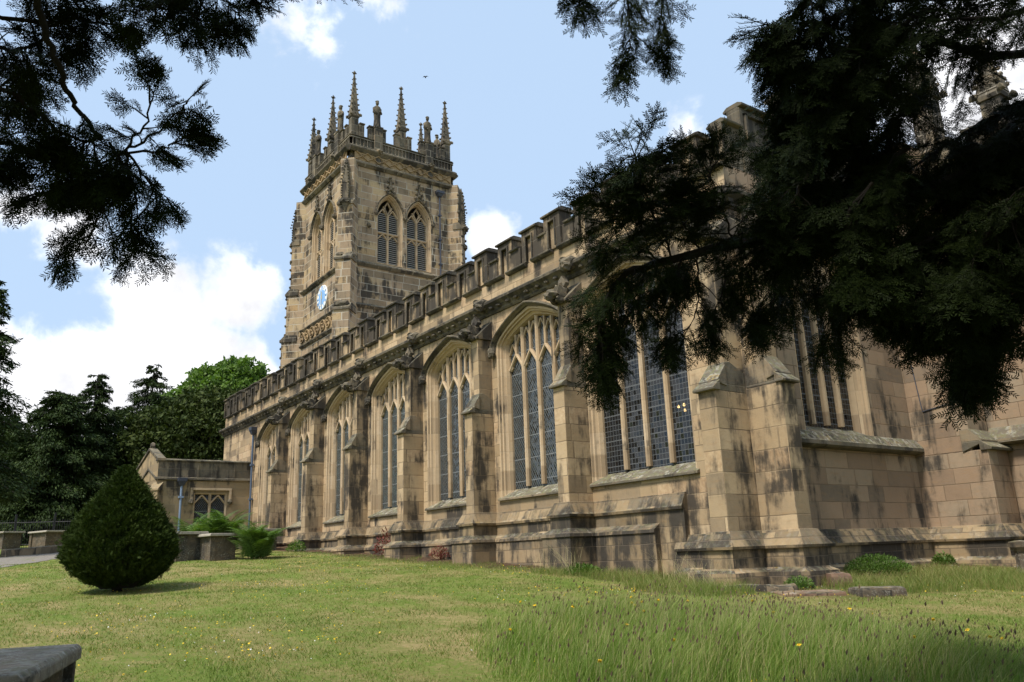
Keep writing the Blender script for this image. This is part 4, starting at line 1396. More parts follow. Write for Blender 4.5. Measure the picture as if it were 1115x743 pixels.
# vestry window: two cusped lights under a square label
vw = MB()
vw.bar([(wy0, wz0), (wy0, wz1)], 0.14, 0.02, 0.26); vw.bar([(wy1, wz0), (wy1, wz1)], 0.14, 0.02, 0.26)
vw.bar([(wy0, wz1), (wy1, wz1)], 0.12, 0.024, 0.256)
cy_ = (wy0 + wy1) / 2
vw.bar([(cy_, wz0), (cy_, wz1)], 0.13, 0.05, 0.22)
for s in (-1, 1):
    L, R = ogee_head(cy_ + s * 0.385, 0.35, wz1 - 0.48, wz1 - 0.10)
    vw.bar(L, 0.08, 0.06, 0.21); vw.bar(R, 0.08, 0.062, 0.212)
MV = Matrix.Translation((VX, 0, 0)) @ Matrix.Rotation(math.pi / 2, 4, 'Z')
pw = vw.xf(MV).build('porch_window', M['trim'], church)
pw['label'] = 'two-light window under a square label in the low side block'
g_ = MB(); g_.quad((wy0, 0, wz0), (wy1, 0, wz0), (wy1, 0, wz1), (wy0, 0, wz1))
go_ = g_.build('glass', M['glass_diamond'], pw); go_.location = (VX - 0.18, 0, 0); go_.rotation_euler = (0, 0, math.pi / 2)
g_ = MB(); g_.box(VX - 1.2, VX - 1.1, wy0 - 0.3, wy1 + 0.3, 0, 4); g_.build('dark_backing', M['dark'], pw)  # dark sheet behind the glass in place of an unlit room
h_ = MB()
h_.box(VX + 0.003, VX + 0.13, wy0 - 0.19, wy1 + 0.19, wz1 + 0.13, wz1 + 0.24)
for y_ in (wy0 - 0.19, wy1 + 0.08):
    h_.box(VX + 0.003, VX + 0.125, y_, y_ + 0.11, wz1 - 0.30, wz1 + 0.13)
h_.build('hood_mould', M['trim'], pw)
for y_ in (wy0 - 0.14, wy1 + 0.14):
    lb = MB(); lb.blob((VX + 0.1, y_, wz1 - 0.42), (0.12, 0.12, 0.14), int(y_ * 5), 0.4); lb.build('label_stop', M['soot'], pw)
s_ = MB(); s_.prism([(VX - 0.28, wz0 + 0.02), (VX + 0.08, wz0 - 0.10), (VX + 0.08, wz0 - 0.17), (VX - 0.28, wz0 - 0.17)], wy0 - 0.08, wy1 + 0.08, axis='y')
s_.build('sill', M['ledge'], pw)
make_pipe(church, VX + 0.10, -3.35, 4.0, 0.5, 'pipe_light', 0.19, math.pi / 2)
# little diagonal buttress at the block's corner
q = MB()
q.box(-0.25, 0.25, -0.45, 0.3, 0.2, 2.4); q.box(-0.22, 0.22, -0.25, 0.3, 2.4, 3.5)
q.prism([(-0.5, 2.38), (-0.25, 2.75), (0.1, 2.7), (0.1, 2.38)], -0.28, 0.28)
q.prism([(-0.30, 3.42), (-0.30, 3.5), (0.1, 3.85), (0.1, 3.42)], -0.26, 0.26)
qo = q.build('porch_buttress', M['porch'], church, bevel=0.015)
qo.location = (VX, VY, 0); qo.rotation_euler = (0, 0, math.pi / 4)
# hanging lamps seen through the wide window
for (lx, ly, lz) in ((1.76, 1.60, 3.26), (1.30, 1.90, 3.31), (1.05, 2.40, 3.30)):
    l_ = MB(); l_.lathe([(0.008, 0.07), (0.022, 0.05), (0.034, 0.02), (0.026, 0), (0.006, -0.01)], (0, 0, 0), 10)
    lo = l_.build('pendant_lamp', M['lamp']); lo.location = (lx, ly, lz)
    r_ = MB(); r_.tube([(0, 0, 0.065), (0, 0, 4.6)], 0.006, 5)
    r_.build('chain', M['iron'], lo)
    tag(lo, 'small lit pendant lamp glowing behind the lower right light of the square-paned window', 'lamp', 'lamps hanging inside the church')
# ------------------------------------------------------------------ ground
rs = np.random.RandomState(7)

def axis(lo, hi, a, b, fine, n):
    inner = np.arange(a, b + fine / 2, fine)
    l = a - (a - lo) * (np.linspace(1, 0, n, endpoint=False) ** 2.2)
    r = b + (hi - b) * (np.linspace(0, 1, n + 1)[1:] ** 2.2)
    return np.concatenate([l, inner, r])

gx, gy = axis(-1500, 1500, -34, 18, 0.4, 24), axis(-1500, 1500, -18, 9, 0.4, 24)
V = [(x, y, gz(x, y)) for y in gy for x in gx]
nx = len(gx)
F = [(j * nx + i, j * nx + i + 1, (j + 1) * nx + i + 1, (j + 1) * nx + i) for j in range(len(gy) - 1) for i in range(nx - 1)]
tag(big_mesh('lawn', np.array(V), np.array(F), M['lawn'], smooth=True), kind='structure')

def ribbon(near, far, n, dz):
    def samp(pl, t):
        k = t * (len(pl) - 1); i = min(int(k), len(pl) - 2); q = k - i
        return [pl[i][c] * (1 - q) + pl[i + 1][c] * q for c in (0, 1)]
    vs, fs = [], []
    m = 7
    for i in range(n + 1):
        a, b = samp(near, i / n), samp(far, i / n)
        for j in range(m):
            x, y = a[0] + (b[0] - a[0]) * j / (m - 1), a[1] + (b[1] - a[1]) * j / (m - 1)
            e = 0.12 * noise.noise(Vector((x * 1.5, y * 1.5, 0))) if j in (0, m - 1) else 0
            vs.append((x + e, y + e, gz(x, y) + dz))
    for i in range(n):
        for j in range(m - 1):
            a = i * m + j
            fs.append((a, a + 1, a + m + 1, a + m))
    return np.array(vs), np.array(fs)

pnear = [(-13.45, -16.45), (-16.24, -11.10), (-20.92, -8.96), (-22.55, -7.18), (-22.49, -5.79)]
pfar = [(-32.64, -18.75), (-24.88, -10.55), (-26.77, -8.29), (-26.38, -6.57), (-25.36, -5.23)]
tag(big_mesh('path', *ribbon(pnear, pfar, 60, 0.012), M['path'], smooth=True), kind='structure')

# low kerb wall along the far side of the path
kb = MB()
kp = [(-33.82, -18.89), (-25.25, -10.53), (-27.19, -8.24), (-26.93, -6.10)]
for (xa, ya), (xb, yb) in zip(kp[:-1], kp[1:]):
    n = max(1, int(math.hypot(xb - xa, yb - ya) / 1.4))
    for i in range(n):
        p, q = [(xa + (xb - xa) * t, ya + (yb - ya) * t) for t in (i / n, (i + 0.985) / n)]
        d = Vector((q[0] - p[0], q[1] - p[1])); nn_ = Vector((-d.y, d.x)).normalized() * 0.28
        h = 0.30 + 0.03 * rs.rand()
        b_ = [(p[0], p[1]), (q[0], q[1]), (q[0] + nn_.x * -1, q[1] + nn_.y * -1), (p[0] - nn_.x, p[1] - nn_.y)]
        kb.add([(x, y, gz(x, y) - 0.1) for x, y in b_] + [(x, y, gz(x, y) + h) for x, y in b_], [(0, 3, 2, 1), (4, 5, 6, 7), (0, 1, 5, 4), (1, 2, 6, 5), (2, 3, 7, 6), (3, 0, 4, 7)])
tag(kb.build('kerb_wall', M['kerb'], bevel=0.03), 'low dark stone kerb wall edging the gravel path', 'kerb')

# iron railing under the dark trees
r0, r1 = (-39.43, -12.57, 1.29), (-33.09, -5.95, 1.12)
ra = tag(empty('railing', r0), 'black iron churchyard railing under the dark trees at left', 'railing')
rb = MB(); rd = Vector(r1) - Vector(r0); L = rd.length; ud = rd / L
n = int(L / 0.14)
for i in range(n):
    p = ud * (i * L / n)
    rb.tube([p + Vector((0, 0, 0)), p + Vector((0, 0, 1.45))], 0.012, 5)
rb.build('bars', M['iron'], ra)
for z in (0.15, 1.3):
    q = MB(); q.tube([Vector((0, 0, z)), rd + Vector((0, 0, z))], 0.02, 5); q.build('rail', M['iron'], ra)
for i in range(5):
    q = MB(); p = ud * (L * i / 4); q.box(p.x - 0.05, p.x + 0.05, p.y - 0.05, p.y + 0.05, -0.1, 1.65); q.build('post', M['iron'], ra)

# ------------------------------------------------------------------ tombs and stones
def chest_tomb(name, label, loc, rz, lx, ly, h, group=None, slab_t=0.09, over=0.15, mat='tomb', legs=False):
    e = tag(empty(name, loc, rz), label, 'tomb', group)
    b = MB()
    b.box(-lx / 2, lx / 2, -ly / 2, ly / 2, -0.25, h - slab_t)
    b.build('chest', M[mat], e, bevel=0.015)
    for sx in (-1, 1):
        for sy in (-1, 1):
            q = MB()
            q.box(sx * lx / 2 - 0.07 - 0.012 * sx * -1, sx * lx / 2 + 0.07 - 0.06 * sx, sy * ly / 2 - 0.07, sy * ly / 2 + 0.07 - 0.06 * sy, -0.25, h - slab_t - 0.004)
            q.build('corner_pilaster', M[mat], e, bevel=0.01)
    s = MB()
    s.prism([(-ly / 2 - over, h - slab_t), (-ly / 2 - over, h - 0.03), (-ly / 2 - over + 0.03, h), (ly / 2 + over - 0.03, h), (ly / 2 + over, h - 0.03), (ly / 2 + over, h - slab_t)], -lx / 2 - over, lx / 2 + over)
    s.build('top_slab', M['slab' if slab_t > 0.1 else 'slab_pale'], e, bevel=0.012)
    return e

chest_tomb('chest_tomb', 'grey lichened chest tomb close by at the lower left corner', (8.690, -12.867, gz(8.690, -12.867)), 2.8468, 1.75, 0.72, 0.68, slab_t=0.11, over=0.09)
# tombs by the ferns
a = (-12.81, -5.51, 0.02)
chest_tomb('chest_tomb', 'chest tomb with pale projecting slab standing between two fern clumps', (-13.94, -5.11, 0.09), rad(8), 1.7, 0.80, 0.84)
chest_tomb('chest_tomb', 'chest tomb partly hidden behind the clipped conical yew', (-14.71, -5.97, 0.11), rad(8), 1.6, 0.8, 0.92)
chest_tomb('chest_tomb', 'long low tomb slab behind the ferns below the church wall', (-19.73, -1.78, 0.50), rad(6), 2.2, 0.9, 0.80)
chest_tomb('chest_tomb', 'distant chest tomb with pale slab inside the railing beside the clipped yew', (-33.81, -7.97, 1.10), rad(20), 1.6, 0.8, 0.85)
chest_tomb('chest_tomb', 'distant chest tomb inside the railing at the left edge', (-35.39, -9.73, 1.14), rad(20), 1.7, 0.8, 0.85)

def lump(name, label, cat, loc, rz, l, w, h, mat, seed, rough=0.05, sink=0.1):
    bm = bmesh.new()
    bmesh.ops.create_cube(bm, size=1)
    bmesh.ops.subdivide_edges(bm, edges=bm.edges, cuts=5, use_grid_fill=True)
    for v in bm.verts:
        p = Vector((v.co.x * l, v.co.y * w, v.co.z * h))
        k = Vector((noise.noise(p * 3 + Vector((seed, 0, 0))), noise.noise(p * 3 + Vector((0, seed, 0))), noise.noise(p * 3 + Vector((0, 0, seed)))))
        r = 1 - 0.04 * (abs(v.co.x * 2) ** 4 * abs(v.co.z * 2) ** 4 + abs(v.co.y * 2) ** 4 * abs(v.co.z * 2) ** 4)
        v.co = p * r + k * rough
        v.co.z += h / 2 - sink
    me = bpy.data.meshes.new(name)
    bm.to_mesh(me); bm.free()
    me.materials.append(M[mat])
    o = link(name, me)
    o.location = loc; o.rotation_euler = (0, 0, rz)
    return tag(o, label, cat)

lump('stone_block', 'broken reddish stone block with pale top lying at the corner buttress', 'stone', (6.2, 0.30, gz(6.2, 0.3)), rad(50), 0.36, 0.5, 0.32, 'redstone', 3, 0.035)
lump('stone_block', 'long flat kerbstone leading to the broken reddish block', 'stone', (5.55, -1.15, gz(5.55, -1.15)), rad(28), 1.3, 0.35, 0.20, 'kerb', 5, 0.05)
lump('ledger_stone', 'raised grave slab with dark side set in the grass at right', 'gravestone', (7.38, -0.44, -0.96), rad(58), 0.72, 0.55, 0.24, 'tomb', 7, 0.012, 0.12)
lump('ledger_stone', 'flush sandy ledger stone in the turf before the reddish block', 'gravestone', (6.48, -1.04, -0.92), rad(58), 1.0, 0.8, 0.12, 'redstone', 9, 0.012, 0.09)
lump('ledger_stone', 'dark flat stone in the shade at the lower right corner', 'gravestone', (11.52, -5.32, -1.32), rad(40), 0.8, 0.6, 0.14, 'tomb', 11, 0.02, 0.06)
ps = MB()
ps.lathe([(0.22, -0.2), (0.22, 0.05), (0.14, 0.1), (0.12, 0.4), (0.2, 0.52), (0.21, 0.62), (0.05, 0.65)], (0, 0, 0), 8)
o = tag(ps.build('stone_post', M['tomb'], bevel=0.008), 'short dark stone post with flared head at the right edge', 'post'); o.location = (7.69, 4.20, -0.85)

# ------------------------------------------------------------------ leaves in numpy
def rand_rot(n, R):
    q = R.normal(size=(n, 4)); q /= np.linalg.norm(q, axis=1, keepdims=True)
    w, x, y, z = q.T
    return np.stack([np.stack([1 - 2 * (y * y + z * z), 2 * (x * y - z * w), 2 * (x * z + y * w)], 1),
                     np.stack([2 * (x * y + z * w), 1 - 2 * (x * x + z * z), 2 * (y * z - x * w)], 1),
                     np.stack([2 * (x * z - y * w), 2 * (y * z + x * w), 1 - 2 * (x * x + y * y)], 1)], 1)

def frames_from(dirs, R, roll=0.6):
    """orthonormal frames: x along dirs, y roughly horizontal with a random roll"""
    d = dirs / np.linalg.norm(dirs, axis=1, keepdims=True)
    s = np.cross(np.array([0, 0, 1.0]), d)
    bad = np.linalg.norm(s, axis=1) < 0.15
    s[bad] = np.cross(np.array([1.0, 0, 0]), d[bad])
    s /= np.linalg.norm(s, axis=1, keepdims=True)
    u = np.cross(d, s)
    a = R.normal(0, roll, len(d))[:, None]
    s2 = s * np.cos(a) + u * np.sin(a)
    u2 = np.cross(d, s2)
    return np.stack([d, s2, u2], 2)      # columns

def instance(tmpl, pos, rot, scale):
    """tmpl (k,4,3) quads -> arrays"""
    k = tmpl.shape[0]
    v = np.einsum('nij,kqj->nkqi', rot, tmpl) * scale[:, None, None, None] + pos[:, None, None, :]
    return v.reshape(-1, 3)

def quads_of(V):
    return np.arange(len(V)).reshape(-1, 4)

def twig_needles(R, p0, ax, side, L, step, nl, nw, taper=True):
    """two-ranked flat needles along a straight twig"""
    out_ = []
    up_ = np.cross(ax, side)
    n = max(3, int(L / step))
    for i in range(n):
        t = (i + 0.5) / n
        p = p0 + ax * L * t + up_ * (-0.10 * L * t * t)
        ln = nl * (0.75 + 0.5 * R.rand()) * (1.0 if t < 0.8 else 1.25 - 0.9 * (t - 0.55))
        for s in (-1, 1):
            an = rad(68) - rad(26) * t + R.normal(0, 0.13)
            d = ax * math.cos(an) + side * s * math.sin(an) + up_ * R.normal(0.05, 0.22)
            d /= np.linalg.norm(d)
            w = np.cross(d, up_); w /= np.linalg.norm(w); w *= nw / 2
            q = p + d * ln
            out_.append([p - w * 0.5, p + w * 0.5, p + d * ln * 0.65 + w, q])
            out_[-1][3] = q - w * 0.15
            out_[-1] = [p - w * 0.6, p + d * ln * 0.5 + w * 0.9, q, p + d * ln * 0.45 - w * 0.9]
    e = p0 + ax * L - up_ * 0.1 * L
    w = side * 0.0018
    out_.append([p0 - w * 1.6, p0 + w * 1.6, e + w * 0.6, e - w * 0.6])
    w = up_ * 0.0018
    out_.append([p0 - w * 1.6, p0 + w * 1.6, e + w * 0.6, e - w * 0.6])
    return out_

def yew_spray(R, L=0.24, nside=6, step=0.0115, nl=0.031, nw=0.0072):
    X, Y = np.array([1.0, 0, 0]), np.array([0, 1.0, 0])
    q = twig_needles(R, np.zeros(3), X, Y, L, step, nl, nw)
    for i in range(nside):
        t = 0.12 + 0.72 * (i + R.rand() * 0.5) / nside
        s = 1 if i % 2 else -1
        an = rad(42 + 18 * R.rand())
        tilt = R.normal(-0.12, 0.18)
        d = X * math.cos(an) + Y * s * math.sin(an) + np.array([0, 0, tilt]); d /= np.linalg.norm(d)
        sd = np.cross(np.array([0, 0, 1.0]), d); sd /= np.linalg.norm(sd)
        q += twig_needles(R, X * L * t + np.array([0, 0, -0.1 * L * t * t]), d, sd, L * (0.62 - 0.42 * t) * (0.7 + 0.6 * R.rand()), step, nl * 0.95, nw)
    return np.array(q)

RT = np.random.RandomState(11)
SPRAY = [yew_spray(RT, 0.24, 6, 0.0115, 0.028, 0.0078) for _ in range(6)]
SPRAY_NEAR = [yew_spray(RT, 0.19, 5, 0.0115, 0.034, 0.0078) for _ in range(6)]
COARSE = [yew_spray(RT, 0.32, 5, 0.019, 0.036, 0.011) for _ in range(4)]


class Yew:
    def __init__(self, seed, bank=None):
        self.bank = bank or SPRAY
        self.R = np.random.RandomState(seed)
        self.wood = MB()
        self.pos, self.dir, self.sc = [], [], []
    def spray(self, p, d, s):
        self.pos.append(tuple(p)); self.dir.append(tuple(d)); self.sc.append(s)
    def branchlet(self, p, d, L, droop, r=0.0038, every=0.075, s=1.0, bare=0.0):
        R = self.R
        n = 6
        pts = [Vector(p)]
        d = Vector(d).normalized()
        for i in range(n):
            d = (d + Vector((R.normal(0, 0.10), R.normal(0, 0.10), -droop / n + R.normal(0, 0.06)))).normalized()
            pts.append(pts[-1] + d * L / n)
        self.wood.tube(pts, [r * (1 - 0.75 * i / n) + 0.0012 for i in range(n + 1)], 5)
        m = max(2, int(L / every))
        for i in range(m):
            t = bare + (1 - bare) * (i + 0.5 * R.rand() + 0.3) / m
            k = min(t * n, n - 0.001); j = int(k); q = k - j
            pp = pts[j] * (1 - q) + pts[j + 1] * q
            tg = (pts[j + 1] - pts[j]).normalized()
            sd = tg.cross(Vector((0, 0, 1)))
            if sd.length < 0.2: sd = Vector((R.normal(), R.normal(), 0))
            sd.normalize()
            sg = 1 if i % 2 else -1
            dd = tg * 0.75 + sd * sg * (0.55 + 0.4 * R.rand()) + Vector((0, 0, -0.25 * droop + R.normal(0, 0.2)))
            self.spray(pp, dd, s * (0.55 + 0.75 * R.rand()))
        self.spray(pts[-2], d, s)
        self.spray(pts[-1], d, s * 0.8)
    def bough(self, pts, r0, r1, per_m, blen, droop=0.6, start=0.0, s=1.0, lift=0.0, spread=1.0):
        R = self.R
        P = [Vector(p) for p in pts]
        # smooth the polyline
        Q = []
        for i in range(len(P) - 1):
            a, b = P[max(i - 1, 0)], P[min(i + 2, len(P) - 1)]
            for k in range(5):
                t = k / 5
                h = P[i] * (2 * t**3 - 3 * t**2 + 1) + P[i + 1] * (-2 * t**3 + 3 * t**2) + (P[i + 1] - a) * 0.5 * (t**3 - 2 * t**2 + t) + (b - P[i]) * 0.5 * (t**3 - t**2)
                Q.append(h + Vector((R.normal(0, 0.008), R.normal(0, 0.008), R.normal(0, 0.008))))
        Q.append(P[-1])
        n = len(Q) - 1
        self.wood.tube(Q, [r0 + (r1 - r0) * i / n for i in range(n + 1)], 8)
        L = sum((Q[i + 1] - Q[i]).length for i in range(n))
        m = int(L * per_m * (1 - start))
        for i in range(m):
            t = start + (1 - start) * (i + R.rand()) / max(1, m)
            k = min(t * n, n - 0.001); j = int(k); q = k - j
            p = Q[j] * (1 - q) + Q[j + 1] * q
            tg = (Q[j + 1] - Q[j]).normalized()
            rv = Vector((R.normal(), R.normal(), R.normal() * 0.6)); rv -= tg * rv.dot(tg)
            if rv.length < 1e-3: continue
            rv.normalize()
            d = tg * (0.5 + 0.4 * R.rand()) + rv * spread * (0.5 + 0.6 * R.rand()) + Vector((0, 0, lift - 0.25 * droop))
            self.branchlet(p, d, blen * (0.55 + 0.8 * R.rand()) * (1.15 - 0.62 * t), droop, s=s)
        self.spray(Q[-1], Q[-1] - Q[-3], s)
    def connect(self, tb, z, pts, r0):
        """the limb from the trunk out to where a bough begins, with its own hanging foliage"""
        R = self.R
        a, b = Vector((tb[0], tb[1], z)), Vector(pts[0])
        d = Vector(pts[1]) - b
        m1 = a.lerp(b, 0.35) + Vector((0, 0, 0.25)); m2 = b - d.normalized() * min(0.5, (b - a).length * 0.2)
        Q = [a, a.lerp(m1, 0.5) + Vector((0, 0, 0.1)), m1, m1.lerp(m2, 0.5) + Vector((R.normal(0, 0.05), R.normal(0, 0.05), 0.05)), m2, b]
        L = sum((Q[i + 1] - Q[i]).length for i in range(5))
        self.wood.tube(Q, [r0 * (2.4 - 0.28 * i) for i in range(6)], 8)
        for i in range(int(L * 5)):
            t = 0.12 + 0.6 * R.rand()
            k = t * 5; j = int(k); q = k - j
            p = Q[j] * (1 - q) + Q[j + 1] * q
            if not out_of_frame(p): continue
            self.branchlet(p, (R.normal(), R.normal(), -0.2), 0.3 + 0.4 * R.rand(), 0.7, every=0.11)
    def finish(self, root, coarse=None):
        R = self.R
        pos, dirs, sc = np.array(self.pos), np.array(self.dir), np.array(self.sc)
        rot = frames_from(dirs, R, 0.7)
        idx = R.randint(0, len(self.bank), len(pos))
        parts = [instance(self.bank[k], pos[idx == k], rot[idx == k], sc[idx == k]) for k in range(len(self.bank))]
        if coarse is not None:
            cp, cd, cs = coarse
            rot = frames_from(cd, R, 0.8)
            idx = R.randint(0, len(COARSE), len(cp))
            parts += [instance(COARSE[k], cp[idx == k], rot[idx == k], cs[idx == k]) for k in range(len(COARSE))]
        V = np.concatenate(parts) - np.array(root.location)
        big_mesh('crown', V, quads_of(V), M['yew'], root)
        self.wood.v = [tuple(Vector(p) - root.location) for p in self.wood.v]
        w = self.wood.build('limbs', M['bark'], root)
        return len(pos)


def crown_mass(R, n, lobes, s0, s1, keep=None):
    """spray positions through a crown made of ellipsoid lobes, pointing outwards and drooping"""
    P, D = [], []
    w = np.array([l[1][0] * l[1][1] * l[1][2] for l in lobes]) ** 0.7
    for (c, r), k in zip(lobes, (n * w / w.sum()).astype(int)):
        d = R.normal(size=(k, 3)); d /= np.linalg.norm(d, axis=1, keepdims=True)
        rr = (0.45 + 0.55 * R.rand(k, 1) ** 0.5)
        P.append(np.array(c) + d * rr * np.array(r)); D.append(d + np.array([0, 0, -0.45]) + R.normal(0, 0.3, (k, 3)))
    P, D = np.concatenate(P), np.concatenate(D)
    if keep is not None:
        m = np.array([keep(p) for p in P]); P, D = P[m], D[m]
    return P, D, s0 + (s1 - s0) * R.rand(len(P))


def in_view(p, x0=-0.05, x1=1.05, y0=-0.06):
    """position in the frame (0..1, from the top left) or None"""
    q = Vector(p) - CAM
    z = q.dot(fw)
    if z < 0.2: return None
    return 0.5 + q.dot(r2) / z * 0.790, 0.5 - q.dot(u2) / z * 1.1855


# ------------------------------------------------------------------ the two overhanging yews (their trunks stand outside the frame)
def out_of_frame(p):
    """true well outside the camera frame, where the unseen crown mass shades the boughs"""
    v = in_view(p)
    return v is None or v[0] < -0.20 or v[0] > 1.16 or v[1] < -0.26

def in_frame_start(p):
    """true for a bough whose root lies beyond the frame, so that it needs its limb back to the trunk"""
    v = in_view(p)
    return v is None or not (-0.02 < v[0] < 1.005 and -0.02 < v[1] < 1)

def trunk(root, pts, radii, mat='bark'):
    t = MB()
    n = 14
    vs, fs = [], []
    for i, (p, r) in enumerate(zip(pts, radii)):
        for k in range(n):
            a = 2 * math.pi * k / n
            rr = r * (1 + 0.16 * math.sin(3 * a + i) + 0.10 * math.sin(7 * a + i * 0.7))
            vs.append((p[0] + rr * math.cos(a), p[1] + rr * math.sin(a), p[2]))
    for i in range(len(pts) - 1):
        for k in range(n):
            a, b = i * n + k, i * n + (k + 1) % n
            fs.append((a, b, b + n, a + n))
    fs.append(tuple(range((len(pts) - 1) * n, len(pts) * n)))
    t.add(vs, fs)
    return t.build('trunk', M[mat], root, smooth=True)

